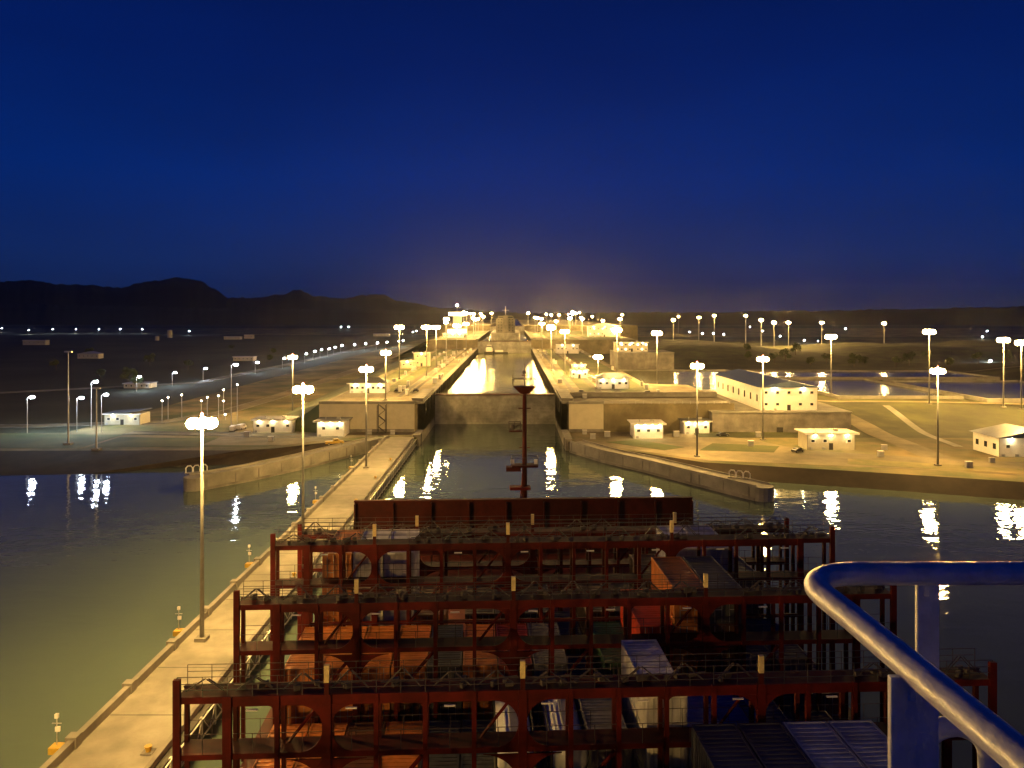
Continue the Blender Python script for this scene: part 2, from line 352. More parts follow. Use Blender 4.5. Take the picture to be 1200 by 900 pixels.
# retaining walls with buttresses
def retaining(x0, x1, y, z0, z1, label, band=True):
    root = empty('retaining_wall', ((x0 + x1) / 2, y, z0), label, 'wall'); W = (x1 - x0) / 2; h = z1 - z0
    m = MB(); m.bb(-W, W, -.8, 0.02, -.5, h)
    n = int(2 * W / 9)
    for k in range(n + 1): m.bb(-W + k * 2 * W / n - .12, -W + k * 2 * W / n + .12, -.86, -.8, 0, h - .3)
    m.build('wall_face', cream, root)
    c = MB(); c.bb(-W - .2, W + .2, -1.3, .6, h, h + 1.1); c.build('parapet', concrete, root)
    f = MB(); f.bb(-W, W, -1.6, -.81, -.5, 1.1); f.build('plinth', concrete_d, root)
    return root
retaining(-76, -38.6, 304, ZP, Z1, 'high cream retaining wall left of the first gate')
retaining(22.6, 36, 304, ZP, Z1, 'short cream wall block just right of the first gate')
retaining(36.4, 78, 306, ZP, Z1 - 1.5, 'long low-lit retaining wall right of the first gate behind the two huts')
# gate machinery blocks and stairs at the heads
for sx, lab in ((-37.5, 'concrete gate head pier at the left end of the first gate'), (22, 'concrete gate head pier at the right end of the first gate')):
    rt = empty('gate_pier', (sx, 318, 0), lab, 'pier')
    m = MB(); m.bb(-2.2, 2.2, -13, 26, 0, Z1 + 1.6); m.build('pier_body', concrete, rt)
    m = MB(); m.bb(-2.4, 2.4, -13.2, 26.2, Z1 + 1.6, Z1 + 2.1); m.build('cap', concrete_d, rt)
    m = MB()
    for k in range(10): m.bb(-2.0 + .35 * k, -1.8 + .35 * k, -13.35, -13.0, 1, Z1)
    m.build('guide_slots', fender, rt)
rt = empty('access_tower', (-51, 301, ZP), 'small open stair tower standing against the left retaining wall', 'stairs')
m = MB()
for x in (-1.6, 1.6):
    for y in (-1.4, 1.4): m.bar((x, y, 0), (x, y, 11), .14)
m.build('frame', fender, rt)
m = MB()
for k in range(5):
    a = 1 if k % 2 else -1
    m.add([(-1.4 * a, -.6, k * 2.2), (-1.4 * a, .6, k * 2.2), (1.4 * a, .6, k * 2.2 + 2.2), (1.4 * a, -.6, k * 2.2 + 2.2),
           (-1.4 * a, -.6, k * 2.2 + .25), (-1.4 * a, .6, k * 2.2 + .25), (1.4 * a, .6, k * 2.2 + 2.45), (1.4 * a, -.6, k * 2.2 + 2.45)],
          [(0, 1, 2, 3), (7, 6, 5, 4), (0, 3, 7, 4), (1, 5, 6, 2)])
m.build('stair_flights', gear, rt)

# podium on the right
rt = empty('podium', (105, 299, ZP), 'raised concrete podium under the long warehouse', 'podium')
m = MB(); m.bb(-27, 27, 0, 82, -1, 8); m.build('podium_wall', concrete_d, rt)
m = MB(); m.bb(-27.4, 27.4, -.4, 82, 8, 8.5); m.build('coping', concrete, rt)
m = MB(); m.bb(-2, .5, -.15, .02, .2, 2.4); m.build('door', fender, rt)
rt = empty('podium', (92, 540, 8), 'grey concrete block wall carrying the far cream building right of the lock', 'podium')
m = MB(); m.bb(-18, 22, 0, 40, -1, 14.5); m.build('podium_wall', concrete_d, rt)
m = MB(); m.bb(-18.3, 22.3, -.3, 40, 14.5, 15); m.build('coping', concrete, rt)

# guide walls with rounded noses
def guidewall(pts, wid, zt, label, seg=9):
    root = empty('guide_wall', (pts[0][0], pts[0][1], 0), label, 'guide wall'); o = Vector(pts[0])
    m = MB(); c = MB(); f = MB(); L = []; Rr = []
    for i, p in enumerate(pts):
        a = Vector(pts[max(i - 1, 0)]); b = Vector(pts[min(i + 1, len(pts) - 1)]); d = (b - a).normalized(); nn = Vector((-d.y, d.x)) * wid / 2
        L.append(Vector(p) - o + nn); Rr.append(Vector(p) - o - nn)
    d0 = (Vector(pts[0]) - Vector(pts[1])).normalized(); n0 = Vector((-d0.y, d0.x)); nose = []
    for k in range(1, 8):
        t = math.pi * k / 8; nose.append((n0 * math.cos(t) + d0 * math.sin(t)) * wid / 2)
    poly = [tuple(p) for p in Rr[::-1]][:-1] + [tuple(Rr[0])] + [tuple(p) for p in nose] + [tuple(p) for p in L]
    m.prism(poly, -3, zt); m.build('wall_body', concrete, root)
    for i in range(len(L) - 1):
        for S, sg in ((Rr, -1), (L, 1)):
            a, b = S[i], S[i + 1]; d = (b - a); ln = d.length; d.normalize(); nn = Vector((-d.y, d.x)) * sg
            k = 2.0
            while k < ln:
                p = a + d * k + nn * .06; c.box((p.x, p.y, zt / 2), (.3, .16, zt - .3), math.atan2(d.y, d.x)); k += seg
            mid = (a + b) / 2 - nn * .25; f.box((mid.x, mid.y, zt + .25), (ln, .35, .5), math.atan2(d.y, d.x))
            mid = (a + b) / 2 + nn * .1; c.box((mid.x, mid.y, .35), (ln, .2, .8), math.atan2(d.y, d.x))
    c.build('joints', concrete_d, root); f.build('kerb', concrete, root)
    return root
guidewall([(-90.5, 219), (-80, 232), (-69, 250), (-59, 270), (-48.5, 289)], 6.0, ZP + 0.2, 'pale concrete guide wall slanting out into the water on the left')
guidewall([(67.5, 207), (56, 225), (45, 243), (33, 260), (23.5, 279)], 6.0, ZP + 0.2, 'pale concrete guide wall slanting out into the water on the right')
def frame_thing(loc, label, rz=0):
    rt = empty('nose_fender', loc, label, 'fender', rz)
    m = MB()
    for k in (-2, 0, 2):
        m.tube([(k - .9, 0, 0), (k - .9, 0, 1.6), (k - .4, 0, 2.2), (k + .4, 0, 2.2), (k + .9, 0, 1.6), (k + .9, 0, 0)], .16, 6)
    m.build('hoops', white, rt)
    m = MB(); m.box((0, 0, .15), (6.4, 1.2, .3)); m.build('base', concrete_d, rt)
frame_thing((-92, 224, ZP + .2), 'pale hooped fender frame on the tip of the left guide wall', R(30))
frame_thing((64, 216, ZP + .2), 'pale hooped fender frame on the tip of the right guide wall', R(-30))

# approach pier on the left
rt = empty('approach_pier', (-42, 100, 0), 'long lamplit concrete approach pier running along the port side of the ship', 'pier')
m = MB(); m.bb(-5.2, 5.0, -220, 190, -4, ZP); m.build('deck', concrete, rt)
m = MB(); m.bb(-5.4, -4.7, -220, 188, ZP, ZP + 1.0); m.build('parapet', concrete, rt)
for k in range(34): MB().bb(-5.75, -4.55, -210 + k * 12, -208.8 + k * 12, ZP - .9, ZP + 1.25).build('parapet_post', concrete, rt)
m = MB(); m.bb(5.0, 5.9, -220, 188, 0.3, 3.1); m.build('fender_face', fender, rt)
m = MB()
for k in range(100):
    y = -215 + k * 4; m.box((6.0, y, 1.8), (.25, .4, 2.9)); m.bar((6.15, y, 3.0), (6.15, y + 2, 1.0), .07, 4); m.bar((6.15, y + 2, 1.0), (6.15, y + 4, 3.0), .07, 4)
m.build('fender_truss', steelg, rt)
m = MB(); m.bar((6.15, -220, 3.05), (6.15, 188, 3.05), .1, 5); m.bar((6.15, -220, 1.0), (6.15, 188, 1.0), .1, 5); m.build('fender_rails', steelg, rt)
m = MB(); m.bb(4.5, 5.0, -220, 188, ZP, ZP + .25); m.build('kerb', concrete_d, rt)
m = MB()
for k in range(36): m.bb(-4.6, 4.4, -215 + k * 12, -214.86 + k * 12, ZP, ZP + .006)
m.build('deck_joints', fender, rt)

# bollards and ladder markers along the pier
proto = empty('mooring_bollard', (-38.6, 80, ZP), '', 'bollard')
MB().bar((0, 0, 0), (0, 0, .6), .26, 12).bar((0, 0, .5), (0, 0, .7), .38, 12).build('post', yellowp, proto)
MB().box((0, 0, .05), (1.2, 1.2, .1)).build('base_plate', concrete_d, proto)
places = [(81.5, 'yellow mooring bollard on the pier edge nearest the bottom of the photo'), (108.5, 'yellow mooring bollard on the pier edge beside the tall near lamp mast'),
          (136, 'yellow mooring bollard on the pier edge, partly behind the lashing frames'), (163, 'yellow mooring bollard on the pier beside the second lamp mast'),
          (190, 'yellow mooring bollard on the pier left of the breakwater'), (217, 'yellow mooring bollard on the pier just beyond the breakwater'), (244, 'yellow mooring bollard nearest the lock at the far end of the pier')]
for i, (y, lb) in enumerate(places):
    o = proto if i == 0 else copy_tree(proto, (-38.6, y, ZP))
    o.location = (-38.6, y, ZP); o['label'] = lb; o['group'] = 'yellow bollards along the pier'
proto = empty('ladder_marker', (-48, 80, 0), '', 'marker')
MB().box((0, 0, 3.6), (1.2, 1.2, .7)).build('yellow_box', yellowp, proto)
MB().bar((0, 0, 4.0), (0, 0, 7.2), .06, 6).bar((-.5, 0, 6.3), (.5, 0, 6.3), .06, 6).build('pole', steelg, proto)
MB().box((0, 0, 7.1), (.35, .3, .45)).build('lantern', white, proto); MB().box((0.1, 0, 5.7), (.5, .2, .5)).build('notice_plate', white, proto)
m = MB(); m.bb(-.35, -.28, -.05, .05, -1, 3.2); m.bb(.28, .35, -.05, .05, -1, 3.2)
for k in range(9): m.bb(-.3, .3, -.04, .04, .1 + k * .35, .16 + k * .35)
m.build('ladder', steelg, proto)
places = [(82, 'yellow box with a pale marker pole on the pier edge, bottom left of the photo'), (112, 'yellow box with a pale marker pole beside the nearest tall lamp mast'),
          (142, 'yellow box with marker pole on the outer pier edge near the frames'), (190, 'yellow box with a marker pole on the pier below the left guide wall'),
          (232, 'yellow box with a marker pole at the far end of the pier')]
for i, (y, lb) in enumerate(places):
    o = proto if i == 0 else copy_tree(proto, (0, 0, 0))
    o.location = (-48.6, y, 0); o['label'] = lb; o['group'] = 'ladder markers along the outer pier edge'

# ------------------------------------------------------------------ lamps
def make_mast(hh, wide, n, lens, lr=.45, red=False):
    rt = empty('lamp_mast', (0, 0, 0), '', 'lamp mast')
    MB().bar((0, 0, 0), (0, 0, hh - .3), .34, 10, .15).build('pole', polem, rt, smooth=True)
    MB().box((0, 0, .25), (1.6, 1.6, .5)).build('base', concrete, rt)
    m = MB()
    for k in range(16):
        a, b = 2 * math.pi * k / 16, 2 * math.pi * (k + 1) / 16
        m.bar((wide / 2 * math.cos(a), wide / 4 * math.sin(a), hh), (wide / 2 * math.cos(b), wide / 4 * math.sin(b), hh), .08, 5)
    m.bar((-wide / 2, 0, hh), (wide / 2, 0, hh), .07, 5); m.bar((0, -wide / 4, hh), (0, wide / 4, hh), .07, 5)
    m.bar((0, 0, hh - .5), (0, 0, hh + .9), .25, 8); m.build('head_frame', steelg, rt)
    for k in range(n):
        a = 2 * math.pi * (k + .5) / n; x, y = wide / 2 * math.cos(a), wide / 4 * math.sin(a)
        l = MB().ball((x, y, hh - .28), lr, 10, 6, .95).build('floodlight', lens, rt)  # lens ball oversized: the glare around the lamp is built into its shape
    if red: MB().ball((0, 0, hh + 1.1), .16, 8, 5).build('warning_light', L_red, rt)
    return rt
protos = {}
def mast(px, py, by, bz, label, kind='sod', group='tall floodlight masts', Y=None, X=None, hz=None):
    if Y is None: Y = (H - bz) * F / (by - HY)
    if X is None: X = (px - CX) / F * Y
    hz = hz if hz is not None else H - (py - HY) / F * Y
    hh = round(hz - bz, 1); key = (kind, hh)
    if key not in protos:
        if kind == 'sod': p = make_mast(hh, 3.0, 6, L_sod, .8, red=True)
        elif kind == 'mid': p = make_mast(hh, 3.4, 5, L_sod2, 1.05)
        elif kind == 'far':
            p = empty('lamp_mast', (0, 0, 0), '', 'lamp mast'); MB().bar((0, 0, 0), (0, 0, hh), .4, 6, .25).build('pole', steelg, p)
            l = MB().ball((0, 0, hh), 2.1, 8, 5, .55); l.build('floodlight', L_sod2, p)  # far head swollen to one big ball standing in for its glare
        elif kind == 'street':
            p = empty('street_lamp', (0, 0, 0), '', 'street lamp'); MB().bar((0, 0, 0), (0, 0, hh), .16, 6, .1).bar((0, 0, hh), (1.6, 0, hh + .3), .08, 5).build('pole', steelg, p)
            MB().ball((1.8, 0, hh + .2), .95, 8, 5, .5).build('lamp_head', L_wht, p)  # lamp head enlarged beyond the fitting so its glare shows as shape
        elif kind == 'dim':
            p = empty('street_lamp', (0, 0, 0), '', 'street lamp'); MB().bar((0, 0, 0), (0, 0, hh), .16, 6, .1).build('pole', steelg, p)
            MB().ball((0, 0, hh + .1), .35, 8, 5, .7).build('lamp_head', L_dim, p)
        elif kind == 'dark':
            p = empty('lamp_mast', (0, 0, 0), '', 'lamp mast'); MB().bar((0, 0, 0), (0, 0, hh), .35, 8, .15).build('pole', steelg, p)
            MB().box((0, 0, hh), (2.6, .6, .5)).build('head_frame', steelg, p); MB().box((0, 0, .3), (2.6, 2.0, .6)).build('base', concrete, p)
        protos[key] = p; o = p
    else: o = copy_tree(protos[key], (0, 0, 0))
    o.location = (X, Y, bz); o['label'] = label; o['group'] = group
    return o
mast(235, 494, 0, ZP, 'tallest nearest lit lamp mast rising from the pier at left', Y=109.5, X=-44.2)
mast(355, 455, 0, ZP, 'second lit lamp mast along the pier, behind the nearest one', Y=161, X=-43.8)
mast(429, 432, 0, ZP, 'third lit lamp mast on the pier, right above the left guide wall root', Y=232, X=-44)
mast(343, 418, 487, ZP, 'lit lamp mast behind the second pier mast, near the flat roofed hut')
mast(452, 413, 469, Z1, 'lit lamp mast on the upper terrace left of the first gate')
for i, y in enumerate((55, -18, -70)):
    mast(0, 0, 0, ZP, 'lit lamp mast on the pier abeam or astern of the camera, outside the photo', Y=y, X=-44.2, hz=34.6)
mast(817, 428, 536, ZP, 'lit lamp mast on the right apron left of the long warehouse', Y=250)
mast(894, 420, 510, ZP, 'lit lamp mast standing in front of the long warehouse', Y=283)
mast(1099, 434, 546, ZP, 'lit lamp mast on the right apron between warehouse and right edge hut')
mast(770, 390, 458, 10, 'lit lamp mast at the left end of the water basin', 'mid', Y=389)
mast(723, 386, 425, Z1, 'lit lamp mast in front of the cream building on the grey block', 'mid', Y=400)
mast(974, 394, 0, 12, 'lit lamp mast on the grassy ridge behind the basins', 'mid', Y=363)
mast(1089, 388, 0, 10, 'lit lamp mast beyond the ridge above the big right mast', 'mid', Y=340)
mast(1176, 398, 0, 9, 'left one of the two lit lamp masts at the right edge', 'mid', Y=337)
mast(1197, 401, 0, 9, 'right one of the two lit lamp masts at the right edge', 'mid', Y=330)
mast(500, 383, 412, Z1, 'bright lamp mast at the left side of the far lock cluster', 'mid', Y=440)
mast(468, 383, 400, Z1, 'lit lamp mast leftmost in the far lock cluster', 'mid', Y=420)
mast(511, 383, 0, Z1, 'lit lamp mast just left of the control tower', 'mid', Y=485)
mast(646, 384, 0, Z1, 'bright lamp mast right beside the far end of the lower chamber', 'mid', Y=475)
mast(662, 388, 0, Z1, 'second bright lamp mast right of the lower chamber', 'mid', Y=450)
mast(701, 418, 450, Z1, 'low lit lamp mast over the small houses on the right terrace', 'mid', Y=440)
for x, y, Y, bz, lb in ((555, 368, 1100, Z2, 'lit mast right beside the control tower'), (566, 371, 1000, Z2, 'lit mast second to the right of the control tower'),
        (576, 367, 1300, Z3, 'lit mast just left of the ship ahead'), (523, 374, 560, Z1, 'lit mast in front of the control tower'), (538, 382, 900, Z2, 'lit mast low in front of the control tower'),
        (619, 367, 1250, Z3, 'lit mast nearest the right of the ship ahead'), (627, 372, 1000, Z2, 'lit mast second to the right of the ship ahead'),
        (646, 369, 1350, Z3, 'left lamp of the close pair on the horizon right of the lock'), (655, 369, 1400, Z3, 'right lamp of the close pair on the horizon right of the lock'), (667, 373, 1100, Z2, 'lit mast above the bright pair right of the chamber'),
        (681, 372, 1200, Z2, 'lit mast above the left end of the bright roofed hall'), (694, 371, 1500, Z3, 'small lit mast above the bright roofed hall'), (729, 369, 1500, 20, 'lit mast on the horizon above the cream building'),
        (789, 375, 850, 16, 'big lit mast on the horizon above the basin'), (795, 371, 1700, 8, 'lit mast close right of the big horizon lamp above the basin'), (819, 372, 1000, 12, 'lit mast on the horizon left of the greenish far lights'),
        (837, 370, 1000, 10, 'lit mast on the horizon above the greenish far lights'), (874, 370, 1050, 8, 'lit mast on the horizon above the warehouse roof'), (892, 375, 820, 16, 'left lamp of the trio right of the warehouse mast'),
        (907, 378, 760, 18, 'middle lamp of the trio right of the warehouse mast'), (924, 378, 780, 18, 'right lamp of the trio right of the warehouse mast'), (963, 378, 800, 14, 'lit mast just above left of the ridge lamp'),
        (1036, 379, 850, 10, 'lit mast alone on the horizon between ridge lamp and right mast')):
    mast(x, y, 0, bz, lb, 'far', 'lamp masts near the horizon', Y=Y)
for x, Y, lb in ((-44, 610, 'lit mast on the left terrace halfway along the lower chamber'), (-43, 720, 'lit mast on the left terrace close to the second gate'), (29, 570, 'lit mast on the right terrace halfway along the lower chamber'), (29, 740, 'lit mast on the right terrace close to the second gate')):
    mast(0, 0, 0, Z1, lb, 'mid', Y=Y, X=x, hz=41.0)
rnd = random.Random(11)
for i in range(26):
    left = i % 2; Y = rnd.uniform(820, 1700); z = Z2 if Y < 1215 else Z3; X = rnd.uniform(-105, -42) if left else rnd.uniform(27, 150)
    mast(0, 0, 0, z, 'one of the crowded far lamps %s of the lock axis under the horizon glow' % ('left' if left else 'right'), 'far', 'crowded far lamps %s of the lock' % ('left' if left else 'right'), Y=Y, X=X, hz=z + 20 + rnd.uniform(-3, 2))
# white street lamps of the dark left side and of the far right
row = [(32, 466), (107, 448), (160, 442), (202, 437), (238, 432), (271, 428), (299, 425), (331, 420), (357, 415), (367, 412), (375, 410), (384, 409), (391, 407), (399, 405), (414, 404), (427, 403), (441, 402), (452, 401), (466, 400), (471, 399)]
for i, (x, y) in enumerate(row):
    Y = {0: 300, 1: 312, 5: 308}.get(i, 38 * F / (y - HY))
    lb = 'cold white street lamp in the long row on the dark left side, further along' if i > 7 else ['cold white street lamp farthest left, above the left bank', 'cold white street lamp right of the tall unlit pole', 'cold white street lamp left of the middle of the left row', 'white street lamp in the left row above the short dim lamps', 'white street lamp above the red warning light of the nearest mast', 'white street lamp on a visible pole left of the far mast', 'white street lamp just left of the far left mast', 'white street lamp right at the far left mast head'][i]
    mast(x - 0, y, 0, ZP, lb, 'street', 'white street lamps along the left road', Y=Y, hz=H - (y - HY) / F * Y)
for x, y, lb in ((90, 467, 'small white street lamp left of the lit gatehouse'), (119, 463, 'small white street lamp above the lit gatehouse')):
    mast(x, y, 0, ZP, lb, 'street', 'white street lamps along the left road', Y=303)
for x, y in ((1, 385), (33, 387), (61, 386), (88, 386), (115, 386), (140, 386), (166, 386), (221, 388), (399, 383), (408, 383), (487, 388), (483, 389)):
    mast(x, y, 0, ZP, 'tiny white street lamp far off at the foot of the dark hills', 'street', 'far street lamps below the hills', Y=37 * F / (y - HY), hz=13)
for x, y in ((913, 394), (941, 399), (957, 400), (1014, 404), (1036, 405), (1133, 417), (1158, 423), (1187, 427), (893, 388), (878, 383), (847, 392), (822, 391), (835, 391), (807, 389), (990, 385), (1150, 395), (1156, 388), (743, 386)):
    Y = 37 * F / (y - HY); mast(x, y, 0, ZP, 'small white street lamp beyond the grassy ridge at right', 'street', 'white street lamps beyond the right ridge', Y=Y, hz=13 if Y > 1000 else 13)
for i, (x, y) in enumerate(((190, 470), (197, 466), (213, 463), (236, 470), (243, 466), (256, 464), (262, 457), (262, 470), (278, 451), (264, 486))):
    mast(x, y, 0, ZP, 'short dim lamp post on the flat ground behind the nearest mast', 'dim', 'short dim lamp posts on the left apron', Y=(330 + 8 * (i % 4)))
mast(80, 412, 521, ZP, 'tall unlit mast with a pale foot on the left bank', 'dark', 'unlit masts')
mast(113, 455, 529, ZP, 'shorter unlit mast right of the tall unlit one on the left bank', 'dark', 'unlit masts', Y=263)

# ------------------------------------------------------------------ buildings
def building(x0, x1, yf, depth, z, h, label, roof='flat', wallm=cream, roofm=roofd, wins=3, door=1, lamp=0, over=.6, rows=1, sidewin=0, lit=False, name='hut', rz=0):
    rt = empty(name, ((x0 + x1) / 2, yf, z), label, 'building', rz); W = (x1 - x0) / 2
    m = MB(); m.bb(-W, W, 0, depth, -.5, h); m.build('wall', wallm, rt)
    r = MB()
    if roof == 'flat':
        r.bb(-W - over, W + over, -over, depth + over, h, h + .35)
    elif roof == 'hip':
        k = min(W, depth / 2) * .8; e = over
        r.add([(-W - e, -e, h), (W + e, -e, h), (W + e, depth + e, h), (-W - e, depth + e, h), (-W + k, depth / 2, h + 2.4), (W - k, depth / 2, h + 2.4)],
              [(3, 2, 1, 0), (0, 1, 5, 4), (1, 2, 5), (2, 3, 4, 5), (3, 0, 4)])
    elif roof == 'gable':    # ridge along y
        e = over; r.add([(-W - e, -e, h), (W + e, -e, h), (W + e, depth + e, h), (-W - e, depth + e, h), (0, -e, h + W * .22), (0, depth + e, h + W * .22)],
              [(3, 2, 1, 0), (0, 1, 4), (1, 2, 5, 4), (2, 3, 5), (3, 0, 4, 5)])
    elif roof == 'shed':
        e = over; r.add([(-W - e, -e, h + .0), (W + e, -e, h + 1.2), (W + e, depth + e, h + 1.2), (-W - e, depth + e, h), (-W - e, -e, h + .3), (W + e, -e, h + 1.5), (W + e, depth + e, h + 1.5), (-W - e, depth + e, h + .3)],
              [(3, 2, 1, 0), (4, 5, 6, 7), (0, 1, 5, 4), (1, 2, 6, 5), (2, 3, 7, 6), (3, 0, 4, 7)])
    r.build('roof', roofm, rt)
    if roof != 'gable':
        f = MB(); f.bb(-W - over - .05, W + over + .05, -over - .12, -over, h - .25, h + (.36 if roof == 'flat' else .2)); f.build('fascia', white, rt)
    for q in range(rows):
        zz = h * (q + .55) / rows
        for k in range(wins):
            x = -W + (k + .5) * 2 * W / wins
            if door and q == 0 and k == wins // 2: continue
            g = MB(); g.bb(x - .6, x + .6, -.06, 0.0, zz - .5, zz + .5)
            fr = g.build('window', L_win if (lit and (k + q) % 2 == 0) else glass, rt)
            g = MB(); t = .12
            g.bb(x - .75, x + .75, -.12, -.0, zz + .5, zz + .65); g.bb(x - .75, x + .75, -.16, -.0, zz - .65, zz - .5); g.bb(x - .75, x - .6, -.12, 0, zz - .5, zz + .5); g.bb(x + .6, x + .75, -.12, 0, zz - .5, zz + .5)
            g.build('frame', white, fr)
    for k in range(sidewin):
        y = (k + .5) * depth / sidewin; side = -1 if x0 > 0 else 1
        g = MB(); g.bb(side * W - .06, side * W + .06, y - .8, y + .8, h * .35, h * .65); g.build('window', glass, rt)
    if door:
        d = MB(); d.bb(-.7, .7, -.07, 0, -.0, 2.3); d.build('door', fender if door == 1 else steelg, rt)
    if name in ('hut', 'terrace_building', 'pavilion', 'hall', 'office_block', 'warehouse', 'gatehouse'):
        for k in range(max(1, int(W / 4))):
            x = -W + 1.3 + k * 4.4; MB().bb(x - .45, x + .45, -.55, -.02, .15, .95).build('air_conditioner', steelg, rt)
        for x in (-W + .15, W - .15): MB().bar((x, -.1, 0), (x, -.1, h - .1), .07, 5).build('downpipe', concrete_d, rt)
        if roof == 'flat':
            MB().box((W * .4, depth * .5, h + .7), (1.4, 1.1, .7)).build('roof_unit', steelg, rt); MB().bar((-W * .5, depth * .4, h + .3), (-W * .5, depth * .4, h + 1.3), .15, 6).build('roof_vent', steelg, rt)
    for k in range(lamp):
        x = -W + (k + .5) * 2 * W / lamp
        l = MB(); l.ball((x, -over * .5 - .1, h - .32), .22, 8, 5, .6); l.build('wall_lamp', L_wall, rt)
    return rt
building(-171, -156, 322, 9, ZP, 4.6, 'low pink-white lit gatehouse with a slanted canopy at far left', 'shed', cream, roofd, 4, 1, 2, name='gatehouse')
building(-101.5, -86, 301, 9, ZP, 5.0, 'flat roofed white hut right of the nearest mast head', 'flat', white, roofd, 4, 1, 3)
building(-74, -63.5, 291, 9, ZP, 5.8, 'brilliantly lit white hut against the left retaining wall', 'flat', white, roofd, 2, 0, 3, over=1.1)
building(-73, -56.5, 345, 10, Z1, 4.4, 'white hipped roof building on the upper left terrace', 'hip', white, roofd, 7, 1, 3, over=1.0, name='terrace_building')
building(-73, -64, 502, 8, Z1, 4.6, 'lower cream box building of the pair on the left terrace', 'flat', cream, cream, 2, 0, 1, over=.2)
building(-66.5, -56, 520, 9, Z1 + 0, 9.0, 'taller cream box building of the pair on the left terrace', 'flat', cream, cream, 2, 1, 1, over=.2, rows=2)
building(-78, -55, 862, 10, Z2 - 0.1, 5, 'long low lit building on the far left terrace', 'flat', white, roofd, 6, 0, 3)
building(45.5, 56.5, 287, 9, ZP, 5.4, 'brilliantly lit small white hut right of the channel with pale roof', 'flat', white, white, 3, 0, 4, over=1.0)
building(66.5, 76.5, 297, 7, ZP, 5.0, 'white hut with a dark roof at the corner of the podium', 'flat', white, roofd, 3, 1, 3, over=.8)
wh = building(98, 120.5, 303, 66, 11.9, 9.2, 'long two storey warehouse with dark blue roof on the podium', 'gable', white, roofb, 5, 1, 2, over=1.0, rows=2, sidewin=8, name='warehouse')
building(101, 117.5, 263, 8, ZP, 5.6, 'flat roofed lit hut in front of the podium, right end', 'flat', cream, white, 4, 1, 3, over=1.0)
building(158.5, 182, 250, 14, ZP, 6.2, 'white hall with dark blue roof cut by the right edge', 'gable', white, roofb, 4, 1, 3, over=1.0, sidewin=3, name='hall')
building(40.5, 55.5, 364, 9, Z1, 5.0, 'lit white pavilion with grey-blue roof on the right terrace', 'hip', white, roofb, 5, 1, 3, over=1.4, name='pavilion')
building(32.5, 42, 424, 8, Z1, 4.4, 'small brightly lit house behind the pavilion', 'flat', white, roofd, 3, 1, 3, over=.5)
building(37, 45, 470, 8, Z1, 4.4, 'small lit house behind the other small house on the right terrace', 'flat', cream, roofd, 3, 0, 2, over=.5)
building(74, 97, 548, 12, 23.1, 6.6, 'cream building with lit windows on the grey block wall', 'flat', cream, roofd, 8, 1, 3, over=.5, rows=2, lit=True, name='office_block')
building(40, 60, 690, 12, Z1, 8, 'low lit shed right of the bright lamp pair', 'flat', white, roofd, 6, 1, 2, over=.5)
building(90, 128, 905, 16, Z2, 12, 'wide bright roofed hall on the far right terrace', 'gable', white, white, 8, 1, 3, over=1, rows=2, lit=True, name='hall')
building(150, 172, 1350, 14, 16, 7, 'small far building with greenish lights on the right horizon', 'flat', cream, roofd, 8, 0, 0, lit=True, name='far_building')
# control tower
rt = empty('control_tower', (-69, 960, Z2), 'bright lit lock control tower with a white light on its roof', 'tower')
MB().bb(-12, 12, 0, 16, 0, 8).bb(-5, 5, 2, 12, 8, 24).build('wall', white, rt)
MB().bb(-11, 11, -2, 15, 24, 24.6).bb(-11, 11, -2, 15, 28.4, 29.2).build('roof', white, rt)
MB().bb(-10, 10, -1, 14, 24.6, 28.4).build('window_band', L_win, rt)
m = MB(); m.bb(-11.5, 11.5, -.15, 0, 3, 6.5); m.build('window', L_win, rt)
MB().bar((0, 5, 29.2), (0, 5, 39), .3, 6).build('aerial', steelg, rt)
MB().ball((0, 5, 37.5), 1.1, 8, 5).build('roof_light', L_wht, rt)
MB().ball((0, 5, 39.6), .4, 8, 5).build('warning_light', L_red, rt)
# dim far buildings on the dark left side
for (x, y, wd, h, Y, lb) in ((40, 403, 34, 7, 1150, 'pale long shed at far left under the white lamp'), (103, 419, 22, 5, 800, 'pale shed with a pitched roof at far left'), (199, 393, 9, 15, 1500, 'pale upright tank far off under the hills'),
                             (184, 398, 7, 7, 1350, 'small pale tank left of the upright one'), (272, 396, 30, 5, 1400, 'pale low building under the middle of the dark hills'), (291, 395, 16, 7, 1450, 'pale block right of the low one under the hills'),
                             (285, 422, 20, 4, 760, 'dim flat shed beside the left lamp row'), (160, 459, 16, 3, 480, 'dim low wall-like shed left of the road'), (447, 390, 34, 5, 1600, 'dim long building at the far end of the lamp row')):
    X = (x - CX) / F * Y
    if 'tank' in lb:
        rt = empty('storage_tank', (X, Y, ZP), lb, 'tank'); MB().bar((0, 0, 0), (0, 0, h), wd / 2, 14).build('shell', cream, rt); MB().bar((0, 0, h), (0, 0, h + 1.2), wd / 2, 14, .4).build('roof', steelg, rt)
    else: building(X - wd / 2, X + wd / 2, Y, 10, ZP, h, lb, 'gable' if 'pitched' in lb else 'flat', cream, steelg, 5, 0, 0, name='shed')

